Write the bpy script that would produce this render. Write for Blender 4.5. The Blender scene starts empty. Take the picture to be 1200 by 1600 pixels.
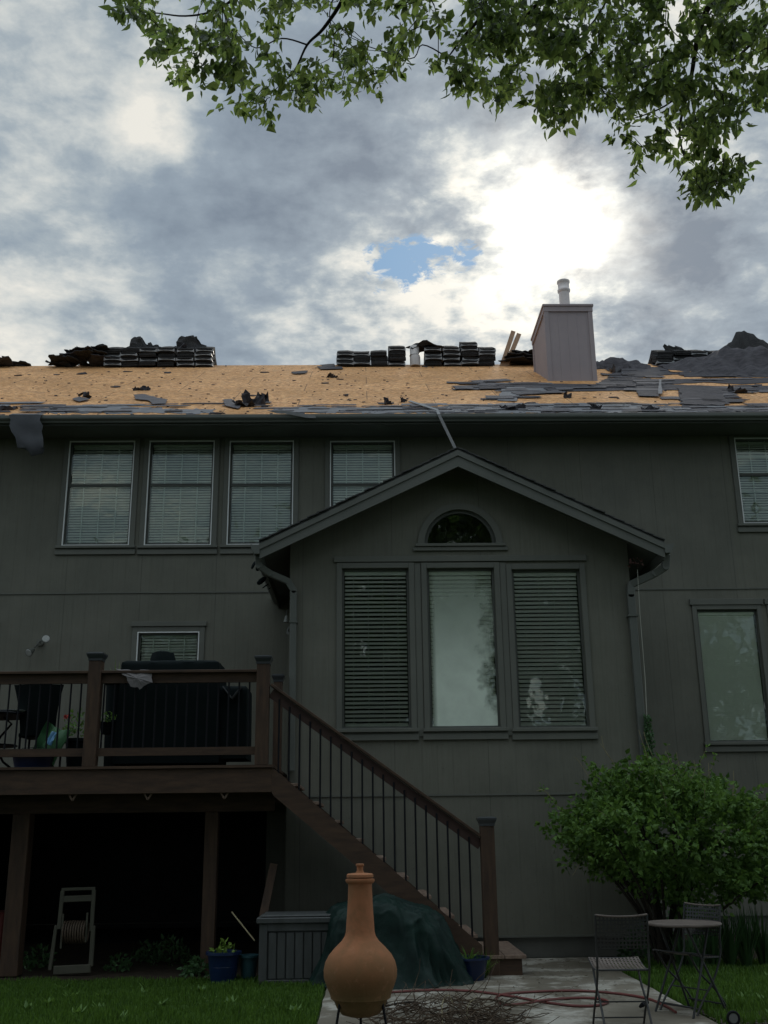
import bpy, bmesh, math, random
from mathutils import Vector, Matrix, noise
random.seed(7)
R_ = math.radians
scene = bpy.context.scene
col = scene.collection
# ------------------------------------------------------------------ camera
FPX = 1644.0; PITCH = R_(16.95); YAW = R_(1.2); ROLL = .012; EYE = 1.5
_r = Vector((math.cos(YAW), -math.sin(YAW), 0)); _f = Vector((math.sin(YAW)*math.cos(PITCH), math.cos(YAW)*math.cos(PITCH), math.sin(PITCH)))
_u = _r.cross(_f)
CR = _r*math.cos(ROLL) - _u*math.sin(ROLL); CU = _u*math.cos(ROLL) + _r*math.sin(ROLL)
cam = bpy.data.cameras.new('camera'); camo = bpy.data.objects.new('camera', cam); col.objects.link(camo)
cam.sensor_fit = 'VERTICAL'; cam.sensor_height = 36; cam.lens = 36*FPX/1600; cam.clip_start = .05; cam.clip_end = 3000
m = Matrix((CR, CU, -_f)).transposed().to_4x4(); m.translation = Vector((0, 0, EYE)); camo.matrix_world = m
scene.camera = camo
scene.render.resolution_x = 768; scene.render.resolution_y = 1024
def ray(x, y): return _f + CR*((x-600)/FPX) + CU*((800-y)/FPX)
def W(x, y, Y):
    d = ray(x, y); t = Y/d.y; return Vector((d.x*t, Y, EYE+d.z*t))
def G(x, y, z=0.0):
    d = ray(x, y); t = (z-EYE)/d.z; return Vector((d.x*t, d.y*t, z))
RS, RY0, RZ0, RIDGE = .590, 16.15, 8.10, 23.35
def RF(x, y, lift=0.0):
    d = ray(x, y); t = (RZ0+lift-RS*RY0-EYE)/(d.z-RS*d.y); return Vector((d.x*t, d.y*t, EYE+d.z*t))
def roofz(Y): return RZ0+RS*((Y if Y < RIDGE else 2*RIDGE-Y)-RY0)
# ------------------------------------------------------------------ world, sun
SUND = ray(862, 352).normalized()
SKX, SKY_ = 3.1, 1.7
SEL = math.asin(SUND.z); SAZ = math.atan2(SUND.x, SUND.y)
world = bpy.data.worlds.new('World'); scene.world = world; world.use_nodes = True
nt = world.node_tree; nt.nodes.clear()
def nd(t, k, **kw):
    n = t.nodes.new(k)
    for a, b in kw.items(): setattr(n, a, b)
    return n
def setin(t, n, key, v):
    if isinstance(v, bpy.types.NodeSocket): t.links.new(v, n.inputs[key])
    else: n.inputs[key].default_value = v
def mth(t, op, a, b=0.0, clamp=False):
    n = nd(t, 'ShaderNodeMath', operation=op); n.use_clamp = clamp
    setin(t, n, 0, a); setin(t, n, 1, b); return n.outputs[0]
def ramp(t, f, stops, interp='LINEAR'):
    n = nd(t, 'ShaderNodeValToRGB'); n.color_ramp.interpolation = interp
    el = n.color_ramp.elements
    while len(el) < len(stops): el.new(.5)
    for e, (p, c) in zip(el, stops):
        e.position = p; e.color = (*c, 1) if hasattr(c, '__len__') else (c, c, c, 1)
    t.links.new(f, n.inputs[0]); return n.outputs[0]
def mixc(t, f, a, b, mode='MIX'):
    n = nd(t, 'ShaderNodeMix', data_type='RGBA', blend_type=mode)
    setin(t, n, 0, f)
    for k, v in ((6, a), (7, b)):
        setin(t, n, k, v if isinstance(v, bpy.types.NodeSocket) else (*v, 1))
    return n.outputs[2]
def nz(t, vec, scale, detail=6, rough=.55, dist=0.0):
    n = nd(t, 'ShaderNodeTexNoise'); t.links.new(vec, n.inputs['Vector'])
    n.inputs['Scale'].default_value = scale; n.inputs['Detail'].default_value = detail
    n.inputs['Roughness'].default_value = rough; n.inputs['Distortion'].default_value = dist
    return n.outputs['Fac']
def vdot(t, vec, d):
    n = nd(t, 'ShaderNodeVectorMath', operation='DOT_PRODUCT'); t.links.new(vec, n.inputs[0]); n.inputs[1].default_value = d
    return n.outputs['Value']
sky = nd(nt, 'ShaderNodeTexSky', sky_type='NISHITA'); sky.sun_disc = False
sky.sun_elevation = SEL; sky.sun_rotation = SAZ
tc = nd(nt, 'ShaderNodeTexCoord'); dirv = tc.outputs['Generated']
sv = nd(nt, 'ShaderNodeSeparateXYZ'); nt.links.new(dirv, sv.inputs[0])
den = mth(nt, 'ADD', mth(nt, 'MAXIMUM', sv.outputs[2], 0.0), .16)
pl = nd(nt, 'ShaderNodeCombineXYZ'); nt.links.new(mth(nt, 'DIVIDE', sv.outputs[0], den), pl.inputs[0]); nt.links.new(mth(nt, 'DIVIDE', sv.outputs[1], den), pl.inputs[1]); nt.links.new(mth(nt, 'MULTIPLY', sv.outputs[2], .6), pl.inputs[2])
mp = nd(nt, 'ShaderNodeMapping'); nt.links.new(pl.outputs[0], mp.inputs[0]); mp.inputs['Location'].default_value = (SKX, SKY_, 0.0)
n1 = nz(nt, mp.outputs[0], 2.6, 4, .5, .12)
n2 = nz(nt, mp.outputs[0], 7.5, 8, .60, .12)
n3 = nz(nt, mp.outputs[0], 24.0, 6, .58, .2)
sd0 = mth(nt, 'POWER', mth(nt, 'MAXIMUM', vdot(nt, dirv, SUND), 0.0), 40.0)
cl = mth(nt, 'ADD', mth(nt, 'MULTIPLY', n1, .55), mth(nt, 'MULTIPLY', n2, .45))
cl = mth(nt, 'ADD', cl, mth(nt, 'MULTIPLY', mth(nt, 'SUBTRACT', n3, .5), mth(nt, 'ADD', .10, mth(nt, 'MULTIPLY', sd0, .40))))
cl = mth(nt, 'ADD', cl, mth(nt, 'MULTIPLY', mth(nt, 'SUBTRACT', n2, .5), mth(nt, 'MULTIPLY', sd0, .35)))
def blob(px, py, tight, amp):
    d = ray(px, py).normalized()
    v = mth(nt, 'POWER', mth(nt, 'MAXIMUM', vdot(nt, dirv, d), 0.0), tight)
    return mth(nt, 'MULTIPLY', v, amp)
for (px, py, tg, am) in ((60, 70, 300, -.02), (190, 230, 500, .07), (40, 300, 500, .05), (100, 520, 500, .04), (430, 260, 160, -.12), (40, 380, 600, .03), (320, 90, 400, .06), (560, 480, 500, .09), (1080, 470, 200, -.10), (700, 190, 150, -.09), (860, 350, 300, .04), (600, 525, 350, .07), (420, 530, 500, .04), (960, 545, 700, .05), (690, 240, 900, .03), (800, 215, 700, -.05), (930, 235, 900, -.05), (888, 408, 6000, -.18), (1000, 395, 3000, -.05), (720, 300, 900, .06), (1000, 290, 900, .03), (1000, 430, 900, -.05), (700, 440, 900, .05), (880, 470, 900, .05), (20, 190, 900, .05), (280, 190, 900, .06), (560, 330, 900, -.03), (1180, 330, 400, .03), (500, 180, 300, -.04), (280, 520, 500, .06), (700, 300, 900, .05)):
    cl = mth(nt, 'ADD', cl, blob(px, py, tg, am))
ccol = ramp(nt, cl, [(.30, (.165, .215, .28)), (.46, (.275, .34, .405)), (.52, (.385, .445, .485)), (.575, (.58, .615, .61)), (.65, (.84, .82, .75))])
sd = mth(nt, 'MAXIMUM', vdot(nt, dirv, SUND), 0.0)
gn = ramp(nt, n2, [(.38, .1), (.60, 1.5)])
g1 = mth(nt, 'MULTIPLY', mth(nt, 'ADD', mth(nt, 'MULTIPLY', mth(nt, 'POWER', sd, 3000.0), 1.6), mth(nt, 'MULTIPLY', mth(nt, 'POWER', sd, 900.0), 1.5)), mth(nt, 'ADD', mth(nt, 'MULTIPLY', gn, .75), .30))
g2 = mth(nt, 'MULTIPLY', mth(nt, 'MULTIPLY', mth(nt, 'POWER', sd, 170.0), .30), gn)
g3 = mth(nt, 'MULTIPLY', mth(nt, 'POWER', sd, 18.0), .05)
glow = mth(nt, 'ADD', mth(nt, 'ADD', g1, g2), g3)
gc = mixc(nt, 1.0, mixc(nt, 0.0, (1.0, .93, .80), (1, 1, 1)), (1, 1, 1), 'MULTIPLY')
gv = nd(nt, 'ShaderNodeVectorMath', operation='SCALE'); gv.inputs[0].default_value = (1.0, .90, .72); nt.links.new(glow, gv.inputs['Scale'])
csum = nd(nt, 'ShaderNodeVectorMath', operation='ADD'); nt.links.new(ccol, csum.inputs[0]); nt.links.new(gv.outputs[0], csum.inputs[1])
# the gap in the clouds where the blue shows
h = mth(nt, 'ADD', blob(612, 412, 2600, 1.15), blob(665, 402, 3600, .8))
h = mth(nt, 'ADD', h, blob(728, 395, 4000, .75))
hm = ramp(nt, mth(nt, 'ADD', h, mth(nt, 'MULTIPLY', mth(nt, 'SUBTRACT', nz(nt, mp.outputs[0], 34, 6, .65, .3), .5), 2.6)), [(.60, 0.0), (.95, 1.0)])
skyc = mixc(nt, 1.0, sky.outputs[0], (.085, .085, .085), 'MULTIPLY')
skyb = mixc(nt, .92, skyc, (.16, .35, .58))
fin = mixc(nt, hm, csum.outputs[0], skyb)
fin = mixc(nt, .04, fin, skyc)
# an overcast sky is brighter overhead than low down
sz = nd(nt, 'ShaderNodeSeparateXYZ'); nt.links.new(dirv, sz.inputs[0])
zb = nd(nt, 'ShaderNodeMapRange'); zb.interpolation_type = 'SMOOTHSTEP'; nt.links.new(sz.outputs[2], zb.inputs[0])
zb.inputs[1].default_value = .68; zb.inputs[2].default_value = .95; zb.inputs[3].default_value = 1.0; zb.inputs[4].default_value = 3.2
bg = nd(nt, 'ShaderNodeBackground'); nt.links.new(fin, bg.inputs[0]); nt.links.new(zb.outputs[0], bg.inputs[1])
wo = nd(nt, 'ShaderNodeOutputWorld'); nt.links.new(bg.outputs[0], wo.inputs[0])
sl = bpy.data.lights.new('sun', 'SUN'); sl.energy = 1.5; sl.angle = R_(12); sl.color = (1, .93, .82)
so = bpy.data.objects.new('sun', sl); col.objects.link(so); so.rotation_euler = (-SUND).to_track_quat('-Z', 'Y').to_euler(); so.location = (4, 5, 30)
scene.view_settings.view_transform = 'Standard'; scene.view_settings.look = 'None'; scene.view_settings.exposure = 0; scene.view_settings.gamma = 1
# ------------------------------------------------------------------ materials
MATS = {}
def mat(name, c1, c2=None, rough=.8, spec=.4, scale=4.0, bump=.0, bscale=30.0, stretch=(1, 1, 1), metal=0.0, fn=None, det=5):
    if name in MATS: return MATS[name]
    m = bpy.data.materials.new(name); m.use_nodes = True; t = m.node_tree
    b = t.nodes['Principled BSDF']; tc = nd(t, 'ShaderNodeTexCoord')
    mp = nd(t, 'ShaderNodeMapping'); t.links.new(tc.outputs['Object'], mp.inputs[0]); mp.inputs['Scale'].default_value = stretch
    v = mp.outputs[0]
    c2 = c2 or tuple(x*.75 for x in c1)
    f = ramp(t, nz(t, v, scale, det, .6), [(.3, 0.0), (.7, 1.0)])
    c = mixc(t, f, c1, c2)
    b.inputs['Roughness'].default_value = rough; b.inputs['Specular IOR Level'].default_value = spec; b.inputs['Metallic'].default_value = metal
    hgt = nz(t, v, bscale, 4, .6)
    if fn: c, hgt = fn(t, v, tc, c, hgt, b)
    setin(t, b, 'Base Color', c)
    if bump:
        bp = nd(t, 'ShaderNodeBump'); bp.inputs['Strength'].default_value = 1.0; bp.inputs['Distance'].default_value = bump
        t.links.new(hgt, bp.inputs['Height']); t.links.new(bp.outputs[0], b.inputs['Normal'])
    MATS[name] = m; return m
def fn_siding(t, v, tc, c, hgt, b):
    sx = nd(t, 'ShaderNodeSeparateXYZ'); t.links.new(tc.outputs['Object'], sx.inputs[0])
    q = mth(t, 'ADD', sx.outputs[0], sx.outputs[1])
    fr = mth(t, 'FRACT', mth(t, 'DIVIDE', q, .2032))
    gr = mth(t, 'SUBTRACT', 1.0, mth(t, 'LESS_THAN', mth(t, 'ABSOLUTE', mth(t, 'SUBTRACT', fr, .5)), .022))
    mp = nd(t, 'ShaderNodeMapping'); t.links.new(tc.outputs['Object'], mp.inputs[0]); mp.inputs['Scale'].default_value = (9, 9, .45)
    g2 = nz(t, mp.outputs[0], 4, 6, .7)
    pj = mth(t, 'LESS_THAN', mth(t, 'FRACT', mth(t, 'DIVIDE', mth(t, 'ADD', q, .05), 1.2192)), .006)
    nail = mth(t, 'MULTIPLY', mth(t, 'LESS_THAN', mth(t, 'ABSOLUTE', mth(t, 'SUBTRACT', mth(t, 'FRACT', mth(t, 'DIVIDE', mth(t, 'ADD', q, .03), .4064)), .5)), .012), mth(t, 'LESS_THAN', mth(t, 'ABSOLUTE', mth(t, 'SUBTRACT', mth(t, 'FRACT', mth(t, 'DIVIDE', sx.outputs[2], .305)), .5)), .016))
    hh = mth(t, 'ADD', mth(t, 'MULTIPLY', gr, .9), mth(t, 'MULTIPLY', g2, .5)); hh = mth(t, 'SUBTRACT', hh, mth(t, 'MULTIPLY', pj, 1.2)); hh = mth(t, 'SUBTRACT', hh, mth(t, 'MULTIPLY', nail, .6)); hh = mth(t, 'ADD', hh, mth(t, 'MULTIPLY', nz(t, tc.outputs['Object'], .9, 3, .5), 2.5))
    # each groove board took the paint a little differently
    bd = mth(t, 'FLOOR', mth(t, 'DIVIDE', q, 1.2192)); wn = nd(t, 'ShaderNodeTexWhiteNoise', noise_dimensions='1D'); t.links.new(bd, wn.inputs['W'])
    c = mixc(t, mth(t, 'MULTIPLY', wn.outputs[0], .45), c, (.135, .135, .118))
    c = mixc(t, ramp(t, g2, [(.38, 0.0), (.66, .55)]), c, (.125, .122, .098))
    c = mixc(t, ramp(t, nz(t, tc.outputs['Object'], 1.1, 6, .65), [(.45, 0.0), (.7, .5)]), c, (.205, .20, .165))
    c = mixc(t, mth(t, 'MULTIPLY', mth(t, 'MAXIMUM', pj, nail), .5), c, (.06, .06, .05))
    return c, hh
SID1, SID2 = (.178, .180, .144), (.136, .139, .112)
M_side = mat('painted_siding', SID1, SID2, .75, .3, .9, .004, fn=fn_siding)
M_trim = mat('painted_trim', (.150, .155, .132), (.125, .13, .112), .65, .35, 2.0, .0006, 60)
M_fasc = mat('painted_fascia', (.135, .142, .125), (.105, .112, .098), .6, .4, 1.2, .0006, 60)
M_gutt = mat('gutter_metal', (.125, .135, .12), (.10, .108, .096), .45, .5, 1.5, .0004, 30)
M_sash = mat('dark_sash', (.10, .108, .095), (.08, .085, .075), .55, .4)
M_storm = mat('bare_aluminium', (.85, .87, .85), (.75, .77, .75), .3, .5, 3)
M_found = mat('concrete_foundation', (.16, .16, .145), (.11, .11, .10), .9, .2, 2.5, .002)
M_blind = mat('blind_vinyl', (.86, .87, .82), (.78, .80, .75), .5, .4, 2)
M_blindd = mat('blind_vinyl_open', (.90, .90, .87), (.84, .84, .80), .5, .4, 2)
M_blindp = mat('blind_vinyl_pale', (.93, .95, .86), (.88, .90, .82), .5, .4, 2)
M_munt = mat('grille_white', (.75, .80, .76), (.7, .74, .7), .5, .4)
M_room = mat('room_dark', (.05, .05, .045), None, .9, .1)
def fn_osb(t, v, tc, c, hgt, b):
    def vor(sc, stx, off):
        mp = nd(t, 'ShaderNodeMapping'); t.links.new(tc.outputs['Object'], mp.inputs[0]); mp.inputs['Scale'].default_value = stx; mp.inputs['Location'].default_value = off
        mp.inputs['Rotation'].default_value = (0, 0, off[0])
        n = nd(t, 'ShaderNodeTexVoronoi'); t.links.new(mp.outputs[0], n.inputs['Vector']); n.inputs['Scale'].default_value = sc; return n
    v1 = vor(17, (1, 2.4, 1), (.3, 0, 0)); v2 = vor(24, (1, 2.6, 1), (-.5, 3, 0))
    s1 = nd(t, 'ShaderNodeSeparateColor'); t.links.new(v1.outputs['Color'], s1.inputs[0])
    s2 = nd(t, 'ShaderNodeSeparateColor'); t.links.new(v2.outputs['Color'], s2.inputs[0])
    k = mth(t, 'ADD', mth(t, 'MULTIPLY', s1.outputs[0], .55), mth(t, 'MULTIPLY', s2.outputs[1], .45))
    c = ramp(t, k, [(.12, (.24, .095, .038)), (.30, (.55, .27, .105)), (.6, (.82, .43, .18)), (.9, (.97, .62, .32))])
    c = mixc(t, ramp(t, nz(t, v, .6, 6, .6), [(.38, 0.0), (.66, .6)]), c, (.46, .23, .08))
    mp = nd(t, 'ShaderNodeMapping'); t.links.new(tc.outputs['Object'], mp.inputs[0]); mp.inputs['Scale'].default_value = (1.3, 4.5, 1.3)
    c = mixc(t, ramp(t, nz(t, mp.outputs[0], 5.5, 4, .75), [(.50, 0.0), (.62, .85)]), c, (.27, .145, .07))
    c = mixc(t, ramp(t, nz(t, tc.outputs['Object'], 2.6, 6, .7), [(.52, 0.0), (.72, .55)]), c, (.38, .22, .12))
    sx = nd(t, 'ShaderNodeSeparateXYZ'); t.links.new(tc.outputs['Object'], sx.inputs[0])
    yy = mth(t, 'DIVIDE', sx.outputs[1], 1.053); row = mth(t, 'FLOOR', yy)
    ly = mth(t, 'LESS_THAN', mth(t, 'FRACT', yy), .012)
    xx = mth(t, 'ADD', mth(t, 'DIVIDE', sx.outputs[0], 2.44), mth(t, 'MULTIPLY', row, .5))
    lx = mth(t, 'LESS_THAN', mth(t, 'FRACT', xx), .006)
    c = mixc(t, mth(t, 'MULTIPLY', mth(t, 'MAXIMUM', ly, lx), .75), c, (.08, .05, .03))
    return c, k
M_osb = mat('osb_sheathing', (.5, .3, .15), None, .8, .18, 1, .003, fn=fn_osb)
def fn_shing(t, v, tc, c, hgt, b):
    n = nz(t, tc.outputs['Object'], 160, 2, .5)
    c = mixc(t, ramp(t, n, [(.45, 0.0), (.62, .5)]), c, (.16, .155, .15)); return c, hgt
M_shing = mat('asphalt_shingle', (.026, .026, .028), (.014, .014, .016), .95, .08, 6, .004, 50, fn=fn_shing)
M_felt = mat('weathered_felt', (.150, .138, .150), (.062, .058, .066), .9, .2, 4, .006, 14, stretch=(1, 4.5, 1), fn=fn_shing)
M_felt2 = mat('silvered_felt', (.22, .22, .235), (.10, .10, .108), .85, .3, 5, .004, 24, stretch=(1, 4, 1))
M_feltd = mat('black_felt', (.095, .088, .097), (.036, .034, .038), .9, .15, 5, .006, 25, stretch=(1, 4, 1))
M_wrap = mat('plastic_wrap', (.46, .47, .48), (.10, .10, .11), .4, .5, 9)
M_roofs = mat('gable_shingles', (.075, .078, .078), (.045, .047, .048), .9, .25, 8, .01, 14, stretch=(1, 4, 4), fn=fn_shing)
M_chim = mat('chimney_siding', (.30, .265, .275), (.25, .225, .235), .75, .3, .9, .004, fn=fn_siding)
def fn_chim(t, v, tc, c, hgt, b):
    sx = nd(t, 'ShaderNodeSeparateXYZ'); t.links.new(tc.outputs['Object'], sx.inputs[0])
    fr = mth(t, 'FRACT', mth(t, 'DIVIDE', mth(t, 'ADD', sx.outputs[0], sx.outputs[1]), .2032))
    gr = mth(t, 'SUBTRACT', 1.0, mth(t, 'LESS_THAN', mth(t, 'ABSOLUTE', mth(t, 'SUBTRACT', fr, .5)), .03))
    return c, mth(t, 'ADD', gr, mth(t, 'MULTIPLY', hgt, .2))
M_chim = mat('chimney_board', (.38, .325, .335), (.32, .275, .29), .75, .3, .9, .004, fn=fn_chim)
M_flue = mat('flue_metal', (.78, .72, .70), (.62, .57, .56), .45, .5, 6, metal=.3)
M_wood = mat('stained_deck_wood', (.088, .052, .032), (.042, .027, .019), .7, .3, 3, .0016, 30, stretch=(1, 6, 6))
M_woodv = mat('stained_post_wood', (.088, .052, .032), (.042, .027, .019), .7, .3, 3, .0016, 30, stretch=(7, 7, 1))
M_tread = mat('worn_tread_wood', (.26, .19, .145), (.15, .10, .075), .8, .2, 4, .0016, 30, stretch=(5, 1, 5))
M_capd = mat('post_cap', (.05, .055, .06), (.035, .038, .042), .35, .5)
M_iron = mat('black_iron', (.012, .013, .016), (.008, .008, .01), .6, .15)
M_lumber = mat('raw_lumber', (.42, .27, .17), (.30, .19, .12), .8, .2, 4, .002, 30, stretch=(6, 6, 1))
def fn_clay(t, v, tc, c, h, b):
    # age and smoke stains: ochre bloom round the belly, sooty olive low down, dark streak under the rim
    sx = nd(t, 'ShaderNodeSeparateXYZ'); t.links.new(tc.outputs['Object'], sx.inputs[0])
    zz = mth(t, 'ADD', sx.outputs[2], mth(t, 'MULTIPLY', mth(t, 'SUBTRACT', nz(t, v, 3.0, 5, .6), .5), .30))
    c = mixc(t, ramp(t, zz, [(.38, .95), (.58, .55), (.82, .0)]), c, (.125, .088, .036))
    c = mixc(t, ramp(t, nz(t, v, 7, 5, .7, .5), [(.45, 0.0), (.68, .7)]), c, (.22, .125, .06))
    c = mixc(t, ramp(t, nz(t, v, 16, 6, .7), [(.56, 0.0), (.70, .35)]), c, (.46, .23, .13))
    h = mth(t, 'ADD', h, mth(t, 'MULTIPLY', nz(t, v, 6, 4, .6), 3.0))
    return c, h
M_clay = mat('terracotta', (.50, .20, .10), (.30, .135, .065), .85, .2, 3.2, .0012, 40, fn=fn_clay)
M_tarp = mat('green_tarp', (.007, .026, .020), (.003, .012, .010), .6, .2, 3, .010, 9)
M_greyb = mat('grey_resin', (.075, .08, .078), (.05, .054, .052), .6, .35, 4, .0008, 40, stretch=(4, 4, 1))
M_blue = mat('blue_glaze', (.006, .02, .07), (.004, .014, .05), .3, .5, 4)
M_teal = mat('teal_plastic', (.02, .07, .085), (.015, .05, .06), .5, .4)
M_cream = mat('faded_beige_plastic', (.085, .082, .058), (.06, .058, .042), .6, .4)
M_hose = mat('red_rubber_hose', (.17, .045, .04), (.12, .035, .03), .5, .4)
M_hoset = mat('tan_hose', (.11, .08, .055), (.07, .05, .035), .6, .3)
M_cover = mat('dark_vinyl_cover', (.006, .011, .012), (.004, .008, .008), .8, .12, 2, .004, 6)
M_dstrap = mat('grey_fabric', (.10, .105, .11), None, .8, .2)
M_twig = mat('dry_twigs', (.10, .07, .045), (.035, .025, .018), .9, .2, 8)
M_bark = mat('tree_bark', (.06, .05, .042), (.035, .03, .025), .95, .1, 6, .006, 20, stretch=(4, 4, 1))
M_soil = mat('bare_soil', (.055, .042, .03), (.03, .024, .018), 1, .1, 6, .01, 20)
M_chair = mat('rusty_chair_paint', (.15, .12, .10), (.075, .055, .045), .55, .4, 9)
M_chaird = mat('dark_chair_legs', (.035, .04, .042), (.028, .025, .022), .5, .4, 9)
M_red = mat('red_petals', (.5, .05, .04), None, .6)
M_white = mat('white_porcelain', (.6, .62, .6), None, .4)
M_bluep = mat('blue_label', (.12, .3, .5), None, .5)
M_lens = mat('lamp_lens', (.55, .57, .55), (.35, .36, .35), .15, .6, 20)
M_straw = mat('dry_stalks', (.32, .28, .17), (.2, .17, .1), .9, .1)
def fn_patio(t, v, tc, c, hgt, b):
    c = mixc(t, ramp(t, nz(t, v, 1.5, 8, .7), [(.5, 0.0), (.6, .85)]), c, (.40, .38, .33))
    c = mixc(t, ramp(t, nz(t, v, 5, 8, .75, .4), [(.56, 0.0), (.66, .9)]), c, (.12, .105, .08))
    return c, hgt
M_patio = mat('weathered_concrete', (.20, .178, .14), (.115, .10, .075), .9, .2, 1.3, .003, 22, fn=fn_patio)
def leafmat(name, c1, c2, tr=(.25, .35, .06), tf=.45, var=1.0):
    if name in MATS: return MATS[name]
    m = bpy.data.materials.new(name); m.use_nodes = True; t = m.node_tree; t.nodes.clear()
    g = nd(t, 'ShaderNodeNewGeometry'); k = g.outputs['Random Per Island']
    tcn = nd(t, 'ShaderNodeTexCoord')
    k2 = mth(t, 'ADD', mth(t, 'MULTIPLY', k, .7), mth(t, 'MULTIPLY', nz(t, tcn.outputs['Object'], 2.2, 3, .5), .4), True)
    c = mixc(t, k2, c1, c2)
    p = nd(t, 'ShaderNodeBsdfPrincipled'); t.links.new(c, p.inputs['Base Color']); p.inputs['Roughness'].default_value = .55; p.inputs['Specular IOR Level'].default_value = .35
    q = nd(t, 'ShaderNodeBsdfTranslucent'); t.links.new(mixc(t, k2, tuple(x*.08 for x in tr), tuple(min(.9, x*1.45) for x in tr)), q.inputs[0])
    x = nd(t, 'ShaderNodeMixShader'); x.inputs[0].default_value = tf
    t.links.new(p.outputs[0], x.inputs[1]); t.links.new(q.outputs[0], x.inputs[2])
    o = nd(t, 'ShaderNodeOutputMaterial'); t.links.new(x.outputs[0], o.inputs[0]); MATS[name] = m; return m
M_leaf = leafmat('tree_leaf', (.012, .028, .011), (.036, .068, .020), (.28, .40, .10), .45)
M_bush = leafmat('shrub_leaf', (.04, .10, .02), (.14, .25, .05), (.2, .34, .06), .3)
M_grass = leafmat('grass_blade', (.04, .10, .012), (.10, .20, .028), (.17, .29, .04), .35)
M_iris = leafmat('iris_leaf', (.03, .075, .025), (.06, .13, .045), (.09, .18, .045), .25)
M_bgl = leafmat('far_leaf', (.03, .06, .02), (.06, .10, .03), (.10, .16, .04), .3)
M_lawn = mat('lawn_soil', (.02, .045, .01), (.03, .036, .014), 1, .1, 5, .01, 40)
def glass(name, tint=(.975, .99, .975), fog=None):
    m = bpy.data.materials.new(name); m.use_nodes = True; t = m.node_tree; t.nodes.clear()
    tr = nd(t, 'ShaderNodeBsdfTransparent'); tr.inputs[0].default_value = (*tint, 1)
    gl = nd(t, 'ShaderNodeBsdfGlossy'); gl.inputs['Roughness'].default_value = .015; gl.inputs[0].default_value = (.9, 1, .95, 1)
    fr = nd(t, 'ShaderNodeFresnel'); fr.inputs[0].default_value = 1.5
    tcn = nd(t, 'ShaderNodeTexCoord'); bp = nd(t, 'ShaderNodeBump'); bp.inputs['Distance'].default_value = .004; bp.inputs['Strength'].default_value = .6
    t.links.new(nz(t, tcn.outputs['Object'], 3.0, 2, .5), bp.inputs['Height']); t.links.new(bp.outputs[0], gl.inputs['Normal'])
    x = nd(t, 'ShaderNodeMixShader'); t.links.new(mth(t, 'MULTIPLY', fr.outputs[0], 1.15, True), x.inputs[0]); t.links.new(tr.outputs[0], x.inputs[1]); t.links.new(gl.outputs[0], x.inputs[2])
    out = x.outputs[0]
    if fog:
        df = nd(t, 'ShaderNodeBsdfDiffuse'); df.inputs[0].default_value = (*fog, 1)
        y = nd(t, 'ShaderNodeMixShader')
        sx = nd(t, 'ShaderNodeSeparateXYZ'); t.links.new(tcn.outputs['Object'], sx.inputs[0])
        # condensation: thick in the middle and low down, thin along the right edge
        wob = mth(t, 'MULTIPLY', mth(t, 'SUBTRACT', nz(t, tcn.outputs['Object'], 2.2, 4, .6), .5), .9)
        e = mth(t, 'MULTIPLY', mth(t, 'SUBTRACT', mth(t, 'ADD', .50, wob), sx.outputs[0]), 6.0, True)
        e = mth(t, 'MULTIPLY', e, mth(t, 'MULTIPLY', mth(t, 'ADD', sx.outputs[0], .40), 14.0, True))
        e = mth(t, 'MULTIPLY', e, mth(t, 'MULTIPLY', mth(t, 'SUBTRACT', 5.1, sx.outputs[2]), .62, True))
        e2 = mth(t, 'MULTIPLY', e, ramp(t, nz(t, tcn.outputs['Object'], 3.5, 4, .6), [(.3, .86), (.6, 1.0)]))
        t.links.new(mth(t, 'MULTIPLY', e2, .93), y.inputs[0]); t.links.new(out, y.inputs[1]); t.links.new(df.outputs[0], y.inputs[2]); out = y.outputs[0]
    o = nd(t, 'ShaderNodeOutputMaterial'); t.links.new(out, o.inputs[0]); return m
M_glass = glass('window_glass'); M_fog = glass('fogged_glass', fog=(.78, .88, .76))
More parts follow.
